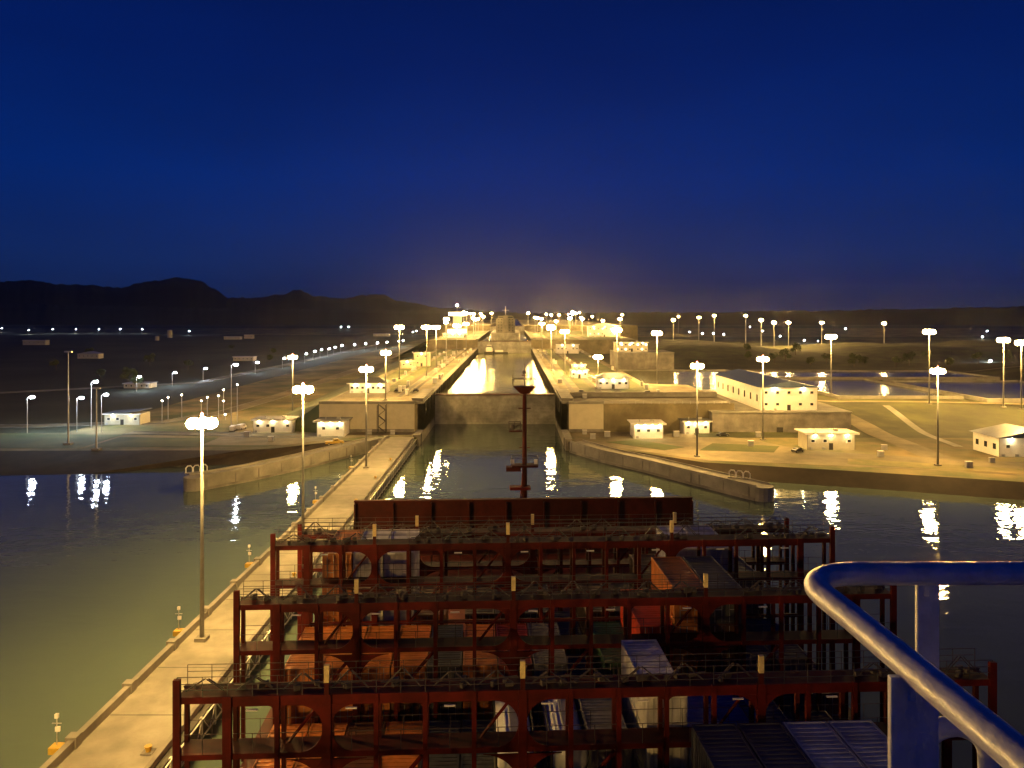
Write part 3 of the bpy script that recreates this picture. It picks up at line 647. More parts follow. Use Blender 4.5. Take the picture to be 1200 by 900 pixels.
# paths and grass on the right apron
slab('pavement', [(23, 281), (45, 259), (62, 244), (80, 240), (130, 228), (175, 210), (178, 236), (140, 246), (100, 262), (88, 286), (60, 303), (23, 303)], ZP + .03, ZP - .3, paving)
slab('grass', [(64, 262), (88, 258), (94, 270), (72, 276)], ZP + .08, ZP - .3, grass)
slab('grass', [(34, 279), (52, 262), (60, 268), (46, 283)], ZP + .08, ZP - .3, grass)
slab('grass', [(104, 238), (150, 222), (153, 230), (108, 247)], ZP + .08, ZP - .3, dirt)
def hill_path(pts, wid, mt):
    m = MB(); P2 = []
    for i in range(len(pts) - 1):
        for k in range(8): P2.append(Vector(pts[i]).lerp(Vector(pts[i + 1]), k / 8))
    P2.append(Vector(pts[-1])); prev = None
    for i, p in enumerate(P2):
        d = (P2[min(i + 1, len(P2) - 1)] - P2[max(i - 1, 0)]).normalized(); n = Vector((-d.y, d.x)) * wid / 2
        a, b = p + n, p - n; z = max(hR(a.x, a.y), hR(b.x, b.y), ZP) + .22
        cur = ((a.x, a.y, z), (b.x, b.y, z))
        if prev: m.add([prev[1], cur[1], cur[0], prev[0]], [(0, 1, 2, 3)])
        prev = cur
    struct(m.build('path', mt))
hill_path([(136, 240), (140, 275), (142, 310), (138, 372)], 9, paving)
hill_path([(156, 268), (160, 300), (168, 345)], 3, concrete)
hill_path([(118, 384), (150, 360), (220, 350), (310, 345), (420, 320)], 5, paving)
hill_path([(155, 560), (240, 560), (330, 520), (420, 460), (520, 420)], 6, paving)

# terrace huts' fences / guard rail along lower lip on right
def fence(p, q, z, label, h=1.1, step=3.0):
    p, q = Vector(p), Vector(q); d = q - p; n = max(2, int(d.length / step)); rt = empty('guard_rail', (p.x, p.y, z), label, 'railing')
    m = MB()
    for k in range(n + 1): a = d * k / n; m.bar((a.x, a.y, 0), (a.x, a.y, h), .06, 5)
    m.build('posts', steelg, rt); m = MB()
    for zz in (h * .5, h): m.bar((0, 0, zz), (d.x, d.y, zz), .05, 5)
    m.build('rails', steelg, rt)
fence((24, 303.2), (86, 303.2), Z1 + 1.1 if False else Z1, 'thin railing along the top of the right retaining wall')
fence((-75, 304.5), (-40, 304.5), Z1, 'thin railing along the top of the left retaining wall')
rt = empty('parapet_wall', (55, 330, Z1), 'long pale parapet wall crossing the right terrace behind the retaining wall', 'wall')
MB().bb(-30, 33, 0, 1.2, 0, 1.6).build('wall_body', concrete, rt); MB().bb(-30, 33, -.5, 1.7, 1.6, 1.9).build('coping', concrete_d, rt)

# small equipment cabinets, bollards and kerb boxes dotted over the terraces
cab = empty('equipment_cabinet', (0, 0, 0), '', 'cabinet'); MB().box((0, 0, .85), (1.6, .9, 1.5)).build('cabinet_body', steelg, cab, bevel=.03); MB().box((0, 0, .05), (1.9, 1.2, .12)).build('plinth', concrete, cab); MB().box((0, 0, 1.63), (1.75, 1.05, .07)).build('lid', white, cab)
rnd = random.Random(3); first = True
for i in range(64):
    sd = i % 2; x = rnd.choice((-39.5, -46, -51, -62)) if sd else rnd.choice((24.5, 30.5, 43, 64)); y = 322 + (i // 2) * 14 + rnd.uniform(-3, 3)
    o = cab if first else copy_tree(cab, (0, 0, 0)); first = False
    o.location = (x, y, Z1 + .04); o.rotation_euler.z = rnd.choice((0, R(90))); sc_ = rnd.uniform(.8, 1.7); o.scale = (sc_, sc_, sc_ * rnd.uniform(.7, 1.2))
    o['label'] = 'small grey equipment cabinet on the %s terrace beside the lower lock chamber' % ('left' if sd else 'right'); o['group'] = 'equipment cabinets on the %s terrace' % ('left' if sd else 'right')
for i, (x, y) in enumerate(((-88, 280), (-100, 290), (-70, 296), (-55, 296), (-46, 296), (28, 296), (36, 290), (62, 290), (84, 270), (93, 290), (120, 250), (127, 262), (138, 232), (150, 240), (30, 285))):
    o = copy_tree(cab, (x, y, ZP + .1)); sc_ = rnd.uniform(.9, 1.5); o.scale = (sc_, sc_, sc_); o['label'] = 'small grey equipment cabinet on the %s lower apron' % ('left' if x < 0 else 'right'); o['group'] = 'equipment cabinets on the %s apron' % ('left' if x < 0 else 'right')

# vehicles
def make_car(kind, paint):
    rt = empty({'pickup': 'pickup_truck', 'van': 'van', 'car': 'car'}[kind], (0, 0, 0), '', {'pickup': 'truck'}.get(kind, kind))
    L = {'pickup': 5.4, 'van': 5.2, 'car': 4.5}[kind]; hw = .95
    prof = {'pickup': [(-2.7, .45), (-2.7, 1.1), (-.5, 1.15), (-.4, 1.75), (1.0, 1.75), (1.6, 1.15), (2.6, 1.05), (2.7, .45)],
            'van': [(-2.6, .4), (-2.6, 2.1), (1.3, 2.15), (2.1, 1.3), (2.6, 1.1), (2.6, .4)],
            'car': [(-2.2, .4), (-2.2, .95), (-1.5, 1.0), (-1.0, 1.45), (.5, 1.45), (1.1, 1.0), (2.15, .85), (2.25, .4)]}[kind]
    MB().plateXZ(prof, -hw, hw).build('body', paint, rt, bevel=.08)
    zt = {'pickup': 1.3, 'van': 1.45, 'car': 1.1}[kind]
    MB().bb(-.2, .9, -hw - .02, hw + .02, zt, zt + .32).build('window', glass, rt)
    for x in (-L * .32, L * .32):
        for y in (-hw, hw):
            t = MB().bar((x, y - .12, .36), (x, y + .12, .36), .36, 14).build('wheel', rubber, rt)
            MB().bar((x, y - .14, .36), (x, y + .14, .36), .2, 10).build('rim', steelg, t)
    for y in (-.65, .65): MB().box((L / 2 - .02, y, .8), (.1, .3, .16)).build('headlight', white, rt)
    return rt
pt = make_car('pickup', yellowp); q = PZ(392, 521, ZP + .1); pt.location = q; pt.rotation_euler.z = R(20); pt.scale = (1.2, 1.2, 1.2); pt['label'] = 'yellow and dark work truck parked below the brilliantly lit left hut'
vn = make_car('van', white); vn.location = PZ(283, 503, ZP + .1); vn.rotation_euler.z = R(80); vn['label'] = 'white van parked left of the flat roofed hut'
o = copy_tree(vn, PZ(273, 505, ZP + .1), R(100), 'white van left of the other van, behind the nearest mast head')
car = make_car('car', mat('car_dark', (0.03, 0.03, 0.035), .3)); car.location = PZ(442, 459.5, Z1 + .02) + Vector((0, 0, .02)); car.rotation_euler.z = R(90); car['label'] = 'dark car beside the hipped roof building on the left terrace'
car.location = (-52.5, 352, Z1 + .06)
for x, y, z, rz, lb in ((-44, 352, Z1 + .02, 90, 'dark car parked on the left terrace near the lock wall'), (31, 345, Z1 + .02, 90, 'dark car on the right terrace near the gate pier'), (80, 292, ZP + .1, 10, 'dark car beside the dark roofed hut at the podium corner'),
                        (96, 258, ZP + .1, 30, 'dark car left of the hut in front of the podium'), (60, 340, Z1 + .1, 0, 'dark car in front of the pavilion on the right terrace')):
    copy_tree(car, (x, y, z + .02), R(rz), lb)

# ------------------------------------------------------------------ vegetation
def make_tree(h, r, seed):
    rnd = random.Random(seed); rt = empty('tree', (0, 0, 0), '', 'tree')
    m = MB(); m.bar((0, 0, -.3), (0, 0, h * .55), .3, 7, .15)
    for k in range(5):
        a = rnd.uniform(0, 6.28); m.bar((0, 0, h * rnd.uniform(.3, .5)), (r * .6 * math.cos(a), r * .6 * math.sin(a), h * rnd.uniform(.6, .85)), .12, 5, .04)
    m.build('trunk', bark, rt); c = MB()
    cl = [(Vector((rnd.uniform(-1, 1) * r * .7, rnd.uniform(-1, 1) * r * .7, h * rnd.uniform(.45, .9))), rnd.uniform(.3, .55) * r) for _ in range(9)]
    for p, rr in cl:
        for k in range(70):
            d = Vector((rnd.gauss(0, 1), rnd.gauss(0, 1), rnd.gauss(0, 1))).normalized() * rr * rnd.uniform(.5, 1.05); q = p + d; s = rnd.uniform(.15, .4)
            a = Vector((rnd.uniform(-1, 1), rnd.uniform(-1, 1), rnd.uniform(-1, 1))).normalized() * s; b = a.orthogonal().normalized() * s
            c.add([q - a - b, q + a - b, q + a + b, q - a + b], [(0, 1, 2, 3)])
    c.build('crown', leaf, rt); return rt
trees = [make_tree(8, 3.6, 1), make_tree(10, 4.6, 2), make_tree(6, 3.4, 3)]
spots = [(205, 600), (218, 612), (232, 596), (248, 606), (262, 588), (275, 600), (290, 580), (305, 590), (322, 566), (340, 560), (356, 552), (190, 615), (372, 540), (240, 650), (200, 655),
         (330, 610), (400, 520), (430, 505), (-230, 470), (-260, 520), (-300, 560), (-270, 640), (-330, 700), (-240, 760), (-380, 640), (-420, 560), (-250, 340), (-290, 372), (-340, 352), (-280, 900), (-350, 960), (-450, 820)]
for i, (x, y) in enumerate(spots):
    b = trees[i % 3]; z = (max(hR(x, y), ZP) if x > 0 else ZP)
    o = b if i < 3 else copy_tree(b, (0, 0, 0)); o.location = (x, y, z - .1); o.rotation_euler.z = i * 1.3
    o['label'] = 'dark leafy tree in the clump along the grassy ridge at right' if x > 0 else 'dark tree standing in the unlit fields on the left'
    o['group'] = 'trees on the right ridge' if x > 0 else 'trees in the dark left fields'
# far hills and wooded skyline
def skyline(name, pts, Y, depth, zb, mt, jag=4, seed=1):
    rnd = random.Random(seed); P2 = []
    for i in range(len(pts) - 1):
        n = max(2, int(abs(pts[i + 1][0] - pts[i][0]) / 4))
        for k in range(n):
            t = k / n; t2 = t * t * (3 - 2 * t); P2.append((pts[i][0] + (pts[i + 1][0] - pts[i][0]) * t, pts[i][1] + (pts[i + 1][1] - pts[i][1]) * t2))
    P2.append(pts[-1]); m = MB(); vs = []
    prof = [(-1.0, 0), (-.6, .35), (-.3, .72), (0, 1), (.4, .6), (1, 0)]
    for (px, py) in P2:
        X = (px - CX) / F * Y; z = H - (py - HY) / F * Y + rnd.uniform(-jag, jag)
        for a, b in prof: vs.append((X * (1 + a * depth / Y), Y + a * depth, zb + (z - zb) * b * (1 + (rnd.uniform(-.05, .05) if 0 < b < 1 else 0))))
    n = len(prof); m.add(vs, [(i * n + j, (i + 1) * n + j, (i + 1) * n + j + 1, i * n + j + 1) for i in range(len(P2) - 1) for j in range(n - 1)])
    return struct(m.build(name, mt, smooth=True))
skyline('hills', [(-200, 340), (-60, 334), (0, 330), (30, 328), (70, 333), (100, 334), (142, 337), (165, 331), (185, 329), (210, 325), (232, 328), (252, 339), (268, 349), (300, 349), (330, 345), (348, 339), (370, 347), (400, 350), (425, 346), (445, 345), (470, 353), (520, 361), (600, 366)], 5200, 900, 0, hillm, 5, 2)
skyline('hills', [(-300, 362), (0, 356), (120, 358), (260, 361), (420, 363), (640, 367), (800, 366), (960, 364), (1060, 362), (1150, 360), (1200, 359), (1400, 361), (1600, 363)], 3900, 600, 0, hillm, 4, 5)

# ------------------------------------------------------------------ ship ahead and tug in the chamber
rt = empty('cargo_ship', (-7.5, 880, 19.2), 'pale cargo ship ahead in the upper chamber seen from astern', 'ship')
def hull_poly(W, L, bow): return [(-W * .9, 0), (W * .9, 0), (W, 8), (W, L - bow), (W * .5, L - bow * .3), (0, L), (-W * .5, L - bow * .3), (-W, L - bow), (-W, 8)]
MB().prism(hull_poly(17, 190, 30), -3, 9).build('hull', gatem, rt)
MB().bb(-11, 11, 8, 24, 9, 25).bb(-15, 15, 10, 20, 25, 25.6).bb(-9, 9, 11, 20, 25.6, 28.5).build('superstructure', concrete_d, rt)
MB().bb(-8.5, 8.5, 10.8, 11, 26.4, 27.8).build('window_band', glass, rt)
MB().bb(-3, 3, 2, 7, 9, 29).build('funnel', concrete_d, rt)
MB().bar((0, 14, 30), (0, 14, 40), .5, 6).bb(-4, 4, 13.7, 14.2, 35, 35.5).build('mast', steelg, rt)
for k in range(5):
    for q in range(6): MB().bb(-8.5 + q * 3.2, -7.5 + q * 3.2, 7.9, 8.0, 11.2 + k * 3.2, 12.1 + k * 3.2).build('window', glass, rt)
rt = empty('tugboat', (-23, 762, 10.2), 'small white tugboat lying below the second gate', 'boat')
MB().prism([(-4.5, 0), (4.5, 0), (5, 4), (5, 17), (2.5, 24), (-2.5, 24), (-5, 17), (-5, 4)], -1.5, 2.2).build('hull', fender, rt)
MB().bb(-3.2, 3.2, 8, 16, 2.2, 5.6).build('cabin', white, rt); MB().bb(-2.2, 2.2, 9.5, 14, 5.6, 8.6).build('wheelhouse', white, rt)
MB().bb(-2.1, 2.1, 9.4, 9.5, 6.8, 8.0).build('window', glass, rt); MB().bar((0, 12, 8.6), (0, 12, 13), .15, 6).build('mast', steelg, rt)
rt = empty('tugboat', (-12, 770, 10.2), 'second low white workboat right of the tugboat below the second gate', 'boat')
MB().prism([(-7, 0), (7, 0), (8, 2), (7, 5), (-7, 5)], -1, 1.6).build('hull', fender, rt); MB().bb(-5, 3, 1, 4, 1.6, 3.6).build('cabin', white, rt)

# ------------------------------------------------------------------ our container ship
SA = math.atan(0.0467)
ship = empty('container_ship', (6.66, 0, 0), 'dark red container ship carrying the camera, its lashing bridges ahead', 'ship', SA)
HB = 23.0
MB().prism([(-HB, -40), (HB, -40), (HB, 92), (HB * .99, 104), (HB * .86, 112), (HB * .55, 118), (0, 120.5), (-HB * .55, 118), (-HB * .86, 112), (-HB * .99, 104), (-HB, 92)], -8, 18.6).build('hull', hullm, ship)
m = MB(); m.bb(-HB + .1, HB - .1, -39, 106, 18.6, 18.8); m.build('deck', redbr, ship)
for t0, t1 in ((24, 42.2), (44.6, 52.9), (55, 62.4), (64.4, 71.6), (73.8, 82)):
    for s0, s1 in ((-20.4, -7), (-6.8, 6.8), (7, 20.4)):
        MB().bb(s0, s1, t0, t1, 18.8, 19.6).build('hatch_cover', orange_cov if s0 < -7 else redbr, ship)
# breakwater
bw = MB(); bw.bb(-23, 23, 104.6, 105.0, 18.8, 24.7).build('breakwater', redbr, ship)
m = MB()
for k in range(10): s = -22.9 + k * 45.8 / 9; m.bb(s - .08, s + .08, 103.9, 104.6, 18.8, 24.5)
m.bb(-23, 23, 104.2, 104.6, 21.8, 21.95)
o = m.build('stiffeners', redbr); o.parent = bw.build if False else None
bwo = [c for c in ship.children if c.name.startswith('breakwater')][0]; o.parent = bwo
o = MB().bb(-23.05, 23.05, 104.4, 105.15, 24.7, 24.85).build('cap_rail', redbr); o.parent = bwo
# foremast
fm = MB(); fm.bar((0.4, 112, 18.6), (0.4, 112, 39.4), .42, 12, .3); fmo = fm.build('foremast', redbr, ship, smooth=True)
m = MB()
m.add([(x + .4, 112 + y, z) for z, w_ in ((38.4, .6), (39.5, 1.7)) for x, y in ((-w_, -w_ * .6), (w_, -w_ * .6), (w_, w_ * .6), (-w_, w_ * .6))], [(3, 2, 1, 0), (4, 5, 6, 7), (0, 1, 5, 4), (1, 2, 6, 5), (2, 3, 7, 6), (3, 0, 4, 7)])
m.build('crosstree', redbr, fmo)
MB().bb(-1.5, 2.3, 111, 113, 27.8, 28.1).bb(-2.3, -.2, 111.3, 112.7, 27.2, 27.8).build('platform', redbr, fmo)
MB().bb(-1.9, 0, 111.4, 112.6, 32.9, 33.1).build('platform', redbr, fmo)
for z_, w_ in ((36.2, .9), (30.5, .8), (41.0, .45)): MB().bb(.4 - w_, .4 + w_, 111.9, 112.1, z_, z_ + .14).build('yard', redbr, fmo)
for z, x0, x1 in ((28.1, -1.5, 2.3), (33.1, -1.9, -.2), (39.5, -1.3, 2.1)):
    m = MB()
    for x in (x0, (x0 + x1) / 2, x1):
        for y in (111.1, 112.9): m.bar((x, y, z), (x, y, z + 1.1), .045, 5)
    for y in (111.1, 112.9): m.bar((x0, y, z + 1.1), (x1, y, z + 1.1), .06, 5)
    for x in (x0, x1): m.bar((x, 111.1, z + 1.1), (x, 112.9, z + 1.1), .06, 5)
    m.build('railing', gear, fmo)
m = MB(); m.bar((.4, 112, 39.4), (.4, 112, 43.4), .12, 6, .04); m.ball((.4, 112, 41.5), .33, 8, 6); m.bar((-1.3, 112, 39.5), (-1.3, 112, 41.5), .05, 5); m.build('top_lantern', gear, fmo)
m = MB(); m.ball((-1.3, 111.6, 33.6), .4, 8, 6); m.bar((-1.9, 111.5, 33.2), (-.3, 111.8, 33.9), .12, 6); m.build('horn', gear, fmo)
for x in (-1.4, 2.0): MB().box((x, 111.4, 28.6), (.5, .4, .6)).build('floodlight', white, fmo)
m = MB(); m.bb(-1.8, 1.2, 110.8, 112.4, 24.6, 25.0); m.bar((-.6, 111, 18.6), (.2, 111.6, 28), .12, 6); m.build('ladder_cage', redox, fmo)

# lashing bridges
def gusset(m, x, z, sx, sz, r, y0, y1, rz=None):
    rz = rz or r; pts = [(x, z)]
    for k in range(9):
        a = math.pi / 2 * k / 8; pts.append((x + sx * (r - r * math.cos(a)) if False else x + sx * r * (1 - math.sin(a)), z + sz * rz * (1 - math.cos(a))))
    if sx * sz > 0: pts = pts[::-1]
    m.plateXZ(pts, y0, y1)
def lashing_bridge(t, zt, sp, D, label, n=17, dlow=7.4):
    W = 23.0; step = 2 * W / n; xs = [-W + k * step for k in range(n + 1)]; z1 = zt; z2 = zt - 3.15
    m = MB()
    m.bb(-W - .1, W + .1, t - .18, t + .02, z1 - .36, z1); m.bb(-W + step, W - step, t - .18, t + .02, z1 - .55, z1 - .36)
    m.bb(-W - .1, W + .1, t - .18, t + .02, z2 - .3, z2); m.bb(-W + step, W - step, t - .18, t + .02, z2 - 3.35, z2 - 3.1)
    for k, x in enumerate(xs):
        edge = k in (0, n); hw = .19 if edge else (.24 if k in (1, n - 1) or k in D else .13)
        m.bb(x - hw, x + hw, t - .3, t - .05, 18.6, z1 + (0.05 if not edge else 1.0))
        if k in D:
            for sx in (-1, 1):
                for zz, sz in ((z1 - .55, -1), (z2, 1)): gusset(m, x + sx * .25, zz, sx, sz, 1.3, t - .2, t - .1, 1.22)
                gusset(m, x + sx * .2, z2 - .4, sx, -1, 2.0, t - .2, t - .1, 1.9)
        elif k in (2, n - 2, 5, 10):
            for sx in (-1, 1): gusset(m, x + sx * .1, z1 - .55, sx, -1, .4, t - .2, t - .1)
    for a, b in ((2, 3), (4, 5), (8, 9), (13, 14)):
        m.bar((xs[a] + .2, t - .1, z2 - 3.1), (xs[b] - .2, t - .1, z2 - .4), .12, 5)
    for a, b in ((2, 3), (6, 7), (11, 12)): m.bar((xs[a] + .3, t + .9, z2 - .1), (xs[b] - .3, t + .9, z1 - .6), .09, 5)
    o = m.build('lashing_bridge', redox, ship); tag(o, label)
    g = MB()
    g.bb(-W, W, t + .02, t + 1.45, z1 - .12, z1 - .02); g.bb(-W, W, t + .02, t + 1.45, z2 - .12, z2 - .02)
    for k, x in enumerate(xs): g.bb(x - .12, x + .12, t + 1.2, t + 1.45, 18.6, z1)
    g.bb(-W, W, t + 1.3, t + 1.45, z1 - .5, z1 - .1); g.bb(-W, W, t + 1.3, t + 1.45, z2 - .5, z2 - .1)
    g.build('walkway', redbr, o)
    h = MB()
    for zb in (z1, z2):
        for yy in (t - .15, t + 1.4):
            for q in ((.38, .72, 1.1) if zb == z1 else (1.1,)): h.bar((-W, yy, zb + q), (W, yy, zb + q), .02, 4)
            for k in range(2 * n + 1): x = -W + k * step / 2; h.bar((x, yy, zb), (x, yy, zb + 1.1), .022, 4)
    h.build('handrails', gear, o)
    rnd = random.Random(int(t * 10))
    for k in range(n if t > 40 else 0):
        if rnd.random() < .15: continue
        rr = MB(); zb = z1; x = xs[k] + step / 2 + rnd.uniform(-.2, .2); pk = .85 + rnd.uniform(-.1, .3)
        for sx in (-1, 1):
            for q in range(2): rr.bar((x + sx * (1.05 - .15 * q), t + .3 + .3 * q, zb + .12), (x + sx * .08, t + .3 + .3 * q, zb + pk - .1 * q), .035, 4)
        rr.bar((x - 1.2, t + .4, zb + .35), (x + 1.2, t + .5, zb + .3 + rnd.uniform(0, .2)), .04, 4)
        for q in range(3): rr.box((x + rnd.uniform(-1, 1), t + rnd.uniform(.3, 1.1), zb + .12), (rnd.uniform(.2, .5), .2, rnd.uniform(.15, .4)), rnd.uniform(0, 1))
        rr.build('lashing_gear', gear, o)
    for k in D:
        x = xs[k]; MB().bb(x - .13, x + .13, t - .28, t - .08, z1 + .05, z1 + .7).build('post', redbr, o)
        MB().bb(x - .14, x + .14, t - .29, t - .07, z1 + .7, z1 + 1.65).build('yellow_post_head', palecap, o)
    for k in range(1, n, 2):
        MB().box((xs[k] + step / 2, t - .26, z1 - .72), (.62, .12, .07)).build('light_fitting', white, o)
    return o
lashing_bridge(33.0, 27.4, 0, (3, 7, 12), 'nearest lashing bridge, just under the lower edge of the photo')
lashing_bridge(43.3, 29.0, 0, (3, 7, 12), 'near dark red lashing bridge spanning the bottom of the photo')
lashing_bridge(53.8, 30.1, 0, (3, 7, 12), 'middle dark red lashing bridge')
lashing_bridge(63.2, 31.3, 0, (3, 7, 12), 'far dark red lashing bridge below the breakwater')
lashing_bridge(72.6, 29.5, 0, (4, 8, 13), 'lowest-lit lashing bridge closest to the breakwater')
# deckhouse under the camera, bridge wing deck and handrail (ship-local coordinates)
inv = Matrix.Rotation(-SA, 4, 'Z') @ Matrix.Translation((-6.66, 0, 0))
m = MB(); m.bb(-16, 16, -14, 2.35, 18.6, 47.9); m.build('deckhouse', white, ship)
m = MB(); m.bb(-23, 23, -9, 2.9, 47.9, 48.1); m.build('bridge_wing_deck', steelg, ship)
def L3(x, y, z): return inv @ Vector((x, y, z))
ZR = H - .875; rr_ = .038
pts = [(1.03, -.6, ZR), (1.02, .8, ZR), (1.0, 1.6, ZR), (.98, 2.2, ZR), (.97, 2.38, ZR)]
for k in range(9):
    a = math.pi - math.pi / 2 * k / 8; pts.append((.97 + .19 + .19 * math.cos(a), 2.42 + .17 * math.sin(a), ZR))
pts += [(1.6, 2.59, ZR), (2.4, 2.6, ZR), (4.2, 2.6, ZR)]
hr = MB().tube([L3(*p) for p in pts], rr_, 20).build('handrail', railw, ship, smooth=True)
tag(hr, 'blue-white painted tubular handrail close to the camera')
def flat(x, y, w_, d_, z0, z1, rz=0):
    c = L3(x, y, (z0 + z1) / 2); m = MB(); m.box(c, (w_, d_, z1 - z0), -SA + rz); return m
for (x_, y_) in ((1.405, 2.6), (0.992, 1.90)):
    MB().bar(L3(x_, y_, ZR - .075), L3(x_, y_, ZR - .03), .022, 12).build('weld_collar', railw, hr)
flat(1.405, 2.6, .075, .02, 48.1, ZR - .02).build('stanchion', railw, hr, bevel=.004)
flat(0.992, 1.90, .118, .022, 48.1, ZR - .02).build('stanchion', railw, hr, bevel=.004)
flat(1.03, .7, .118, .022, 48.1, ZR - .02).build('stanchion', railw, hr, bevel=.004)
flat(2.6, 2.6, .075, .02, 48.1, ZR - .02).build('stanchion', railw, hr, bevel=.004)
pts = []
for k in range(13):
    a = math.pi * k / 12; pts.append(L3(1.245 - .1 * math.cos(a) + .02, 2.2, H - 1.27 + .09 * math.sin(a)))
pts = [L3(1.165, 2.2, 48.1)] + pts + [L3(1.365, 2.2, 48.1)]
MB().tube(pts, .028, 14).build('hoop', railw, hr, smooth=True)
for zz in (ZR - .45,):
    MB().tube([L3(1.05, -.6, zz), L3(1.05, 2.45, zz - .25 * 0)], .014, 8) if False else None

# ------------------------------------------------------------------ containers
CL, CW, CH = 1.0, 2.44, 2.6
COL = {'orange': (0.62, 0.21, 0.05), 'rust red': (0.30, 0.035, 0.02), 'brown': (0.12, 0.045, 0.025), 'white': (0.78, 0.77, 0.74), 'grey': (0.22, 0.22, 0.23), 'dark grey': (0.07, 0.075, 0.085),
       'navy blue': (0.02, 0.035, 0.10), 'blue': (0.02, 0.09, 0.38), 'green': (0.03, 0.10, 0.06), 'pale blue': (0.4, 0.44, 0.55), 'red': (0.65, 0.06, 0.02)}
def container_mesh(colr, ln):
    mt = mat('paint_' + colr.replace(' ', '_'), COL[colr], 0.5, scale=1.2, var=0.3, w2=(0.7, 0.7))
    rt = empty('shipping_container', (0, 0, 0), '', 'container'); m = MB(); W, h = CW / 2, CH
    m.bb(-W + .06, W - .06, .06, ln - .06, .12, h - .06)
    n = int(ln / .42)
    for k in range(n):
        y = .25 + k * (ln - .5) / n
        for s in (-1, 1): m.bb(min(s * (W - .06), s * (W - .02)), max(s * (W - .06), s * (W - .02)), y, y + .22, .18, h - .14)
        m.bb(-W + .12, W - .12, y, y + .2, h - .06, h - .025)
    m.build('box_body', mt, rt)
    f = MB(); a = .14
    for s in (-1, 1):
        for y in (0, ln - a): f.bb(min(s * W, s * (W - a)), max(s * W, s * (W - a)), y, y + a, 0, h)
        for z in (0, h - .12): f.bb(min(s * W, s * (W - .1)), max(s * W, s * (W - .1)), a, ln - a, z, z + .12)
    for y in (0, ln - .1):
        for z in (0, h - .12): f.bb(-W + a, W - a, y, y + .1, z, z + .12)
    f.build('frame', mt, rt)
    for s in (-1, 1):
        d = MB(); d.bb(min(s * .02, s * (W - .16)), max(s * .02, s * (W - .16)), -.0, .055, .14, h - .14); do = d.build('door', mt, rt)
        r = MB()
        for x in (.28, .8): r.bar((s * x, -.03, .1), (s * x, -.03, h - .1), .022, 5)
        r.bb(min(s * .3, s * .75), max(s * .3, s * .75), -.05, -.02, 1.0, 1.06); r.build('lock_rods', steelg, do)
    return rt
cproto = {}
Mship = Matrix.Translation((6.66, 0, 0)) @ Matrix.Rotation(SA, 4, 'Z')
ordn = ['first', 'second', 'third', 'fourth', 'fifth', 'sixth', 'seventh', 'eighth', 'ninth', 'tenth', 'eleventh', 'twelfth', 'thirteenth', 'fourteenth', 'fifteenth', 'sixteenth']
def put(colr, s, t, ln, z, label, grp):
    key = (colr, ln)
    if key not in cproto: cproto[key] = container_mesh(colr, ln); o = cproto[key]
    else: o = copy_tree(cproto[key], (0, 0, 0))
    o.location = Mship @ Vector((s, t, z)); o.rotation_euler = (0, 0, SA); o['label'] = label; o['group'] = grp
    return o
Z0 = 19.62; ST = 2.55
# rows are 16 slots across; per bay a dict slot -> (tiers, colours bottom..top)
def slot_s(k): return (k - 7.5) * ST
bays = {
 'B': (34.8, 7.2, 'in front of the near lashing bridge', {0: ['brown'], 1: ['orange'], 2: ['orange'], 3: ['brown'], 4: ['orange'], 5: ['brown'], 6: ['dark grey'], 7: ['dark grey', 'grey'], 8: ['grey'], 9: ['dark grey', 'grey'], 10: ['grey', 'white', 'dark grey'], 11: ['brown', 'white', 'dark grey'], 12: ['brown', 'navy blue', 'pale blue'], 13: ['grey', 'navy blue', 'pale blue']}),
 'A': (45.1, 7.9, 'between the near and middle lashing bridges', {0: ['orange'], 1: ['orange'], 2: ['brown'], 3: ['orange'], 4: ['dark grey'], 5: ['dark grey'], 6: ['tank', ], 7: ['dark grey'], 8: ['grey', 'grey'], 9.3: ['white', 'white', 'white'], 10.3: ['grey', 'pale blue'], 11.3: ['navy blue', 'blue'], 12: ['blue', 'navy blue'], 13: ['dark grey'], 14: ['brown']}),
 '1': (55.4, 7.3, 'between the middle and far lashing bridges', {0: ['orange', 'orange'], 1: ['orange', 'orange'], 2: ['orange', 'orange'], 3: ['brown', 'orange'], 4: ['dark grey', 'dark grey'], 5: ['orange', 'orange'], 6: ['brown', 'rust red'], 7: ['grey', 'grey'], 8: ['dark grey'], 9: ['green', 'green'], 10: ['grey', 'red', 'red'], 11: ['orange', 'orange', 'orange', 'orange'], 12: ['brown', 'brown', 'brown', 'dark grey'], 13: ['dark grey', 'dark grey'], 14: ['navy blue', 'dark grey'], 15: ['brown']}),
 '0': (64.8, 7.0, 'beyond the far lashing bridge', {0.36: ['orange', 'orange', 'orange', 'orange'], 1.36: ['white', 'white', 'white', 'white'], 2.36: ['white', 'white', 'white', 'white'], 3.4: ['brown', 'orange'], 5: ['brown', 'brown'], 6: ['dark grey', 'brown'], 7: ['brown', 'dark grey'], 8: ['dark grey'], 9: ['brown', 'brown'], 10: ['grey', 'dark grey'], 11: ['brown', 'brown', 'brown'], 12: ['grey', 'grey', 'grey', 'white'], 13: ['grey', 'grey', 'white', 'pale blue'], 14: ['dark grey', 'dark grey', 'navy blue']}),
}
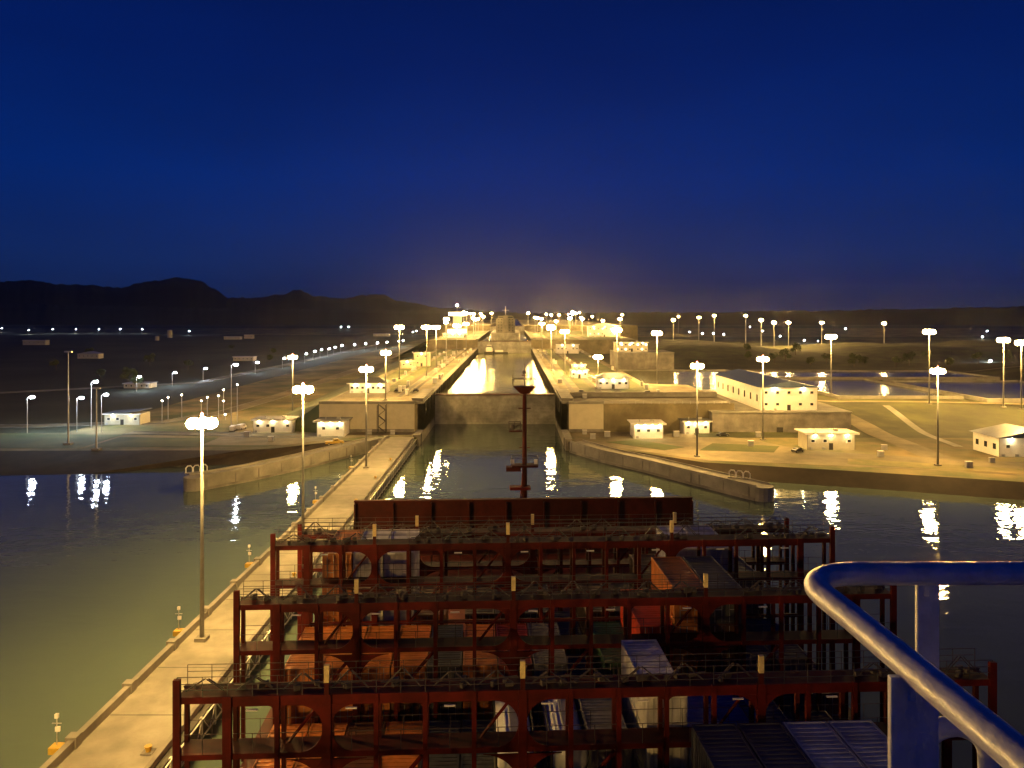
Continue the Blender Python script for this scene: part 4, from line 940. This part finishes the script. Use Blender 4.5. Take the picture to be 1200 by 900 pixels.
for b, (t, ln, where, st) in bays.items():
    short = {'B': 'nearest the camera', 'A': 'behind the near lashing bridge', '1': 'behind the middle lashing bridge', '0': 'behind the far lashing bridge'}[b]
    for k, tiers in st.items():
        for i, c in enumerate(tiers):
            if c == 'tank': continue
            top = i == len(tiers) - 1
            
            pos = 'on top' if top and i else ('alone on the hatch' if top else ['at the bottom', 'second from the bottom', 'third from the bottom'][i] + ' in stack')
            put(c, slot_s(k), t, ln, Z0 + i * 2.62, f'{c} container {pos}, {ordn[int(k)]} from left, {short}'.replace('second from the bottom in stack, ', 'second in stack, ').replace('third from the bottom in stack', 'third in stack'), 'containers ' + where)
def tank(s, t, ln, z, label):
    rt = empty('tank_container', Mship @ Vector((s, t, z)), label, 'container', SA, 'tank containers'); r = 1.12
    m = MB(); n = 24; prof = [(.25, .55), (.4, .9), (.7, r), (ln - .7, r), (ln - .4, .9), (ln - .25, .55)]
    vs = [(rr * math.cos(2 * math.pi * i / n), y, 1.32 + rr * math.sin(2 * math.pi * i / n)) for y, rr in prof for i in range(n)]
    m.add(vs, [(k * n + (i + 1) % n, k * n + i, (k + 1) * n + i, (k + 1) * n + (i + 1) % n) for k in range(len(prof) - 1) for i in range(n)] + [tuple(range(n)), tuple(range(6 * n - 1, 5 * n - 1, -1))])
    m.build('tank_shell', mat('tank_white', (0.70, 0.72, 0.76), .3, scale=1, var=.15), rt, smooth=True)
    f = MB()
    for y in (0.08, ln - .08):
        for x in (-1.15, 1.15): f.bar((x, y, 0), (x, y, 2.6), .08, 5)
        for z_ in (.08, 2.52): f.bar((-1.15, y, z_), (1.15, y, z_), .08, 5)
        f.bar((-1.15, y, .1), (0, y, 1.0), .05, 5); f.bar((1.15, y, .1), (0, y, 1.0), .05, 5)
    for x in (-1.15, 1.15): f.bar((x, 0, .08), (x, ln, .08), .07, 5); f.bar((x, 0, 2.52), (x, ln, 2.52), .06, 5)
    f.build('frame', fender, rt)
    MB().bb(-.25, .25, ln * .1, ln * .9, 2.46, 2.52).build('top_walkway', steelg, rt)
put('dark grey', slot_s(6), 45.1, 7.9, Z0, 'dark grey container under the left tank container', 'containers between the near and middle lashing bridges')
tank(slot_s(6) - .5, 45.1, 7.9, Z0 + 2.62, 'white and blue tank container seen through the left half of the double opening')
tank(slot_s(7) + .2, 45.1, 7.9, Z0 + 2.62, 'white tank container seen through the right half of the double opening')

# ------------------------------------------------------------------ night haze over the whole site
hz = MB().bb(-8000, 8000, -1500, 7500, -1.2, 325).build('haze', MATS['concrete'])
hm = bpy.data.materials.new('haze_air'); hm.use_nodes = True; n = hm.node_tree; n.nodes.remove(n.nodes['Principled BSDF'])
pv = n.nodes.new('ShaderNodeVolumePrincipled'); pv.inputs['Density'].default_value = 0.00002; pv.inputs['Color'].default_value = (0.8, 0.82, 0.88, 1); pv.inputs['Anisotropy'].default_value = 0.9
n.links.new(pv.outputs[0], n.nodes['Material Output'].inputs['Volume']); hz.data.materials.clear(); hz.data.materials.append(hm)
tag(hz, kind='stuff', label='thin lamplit night haze over the lock')
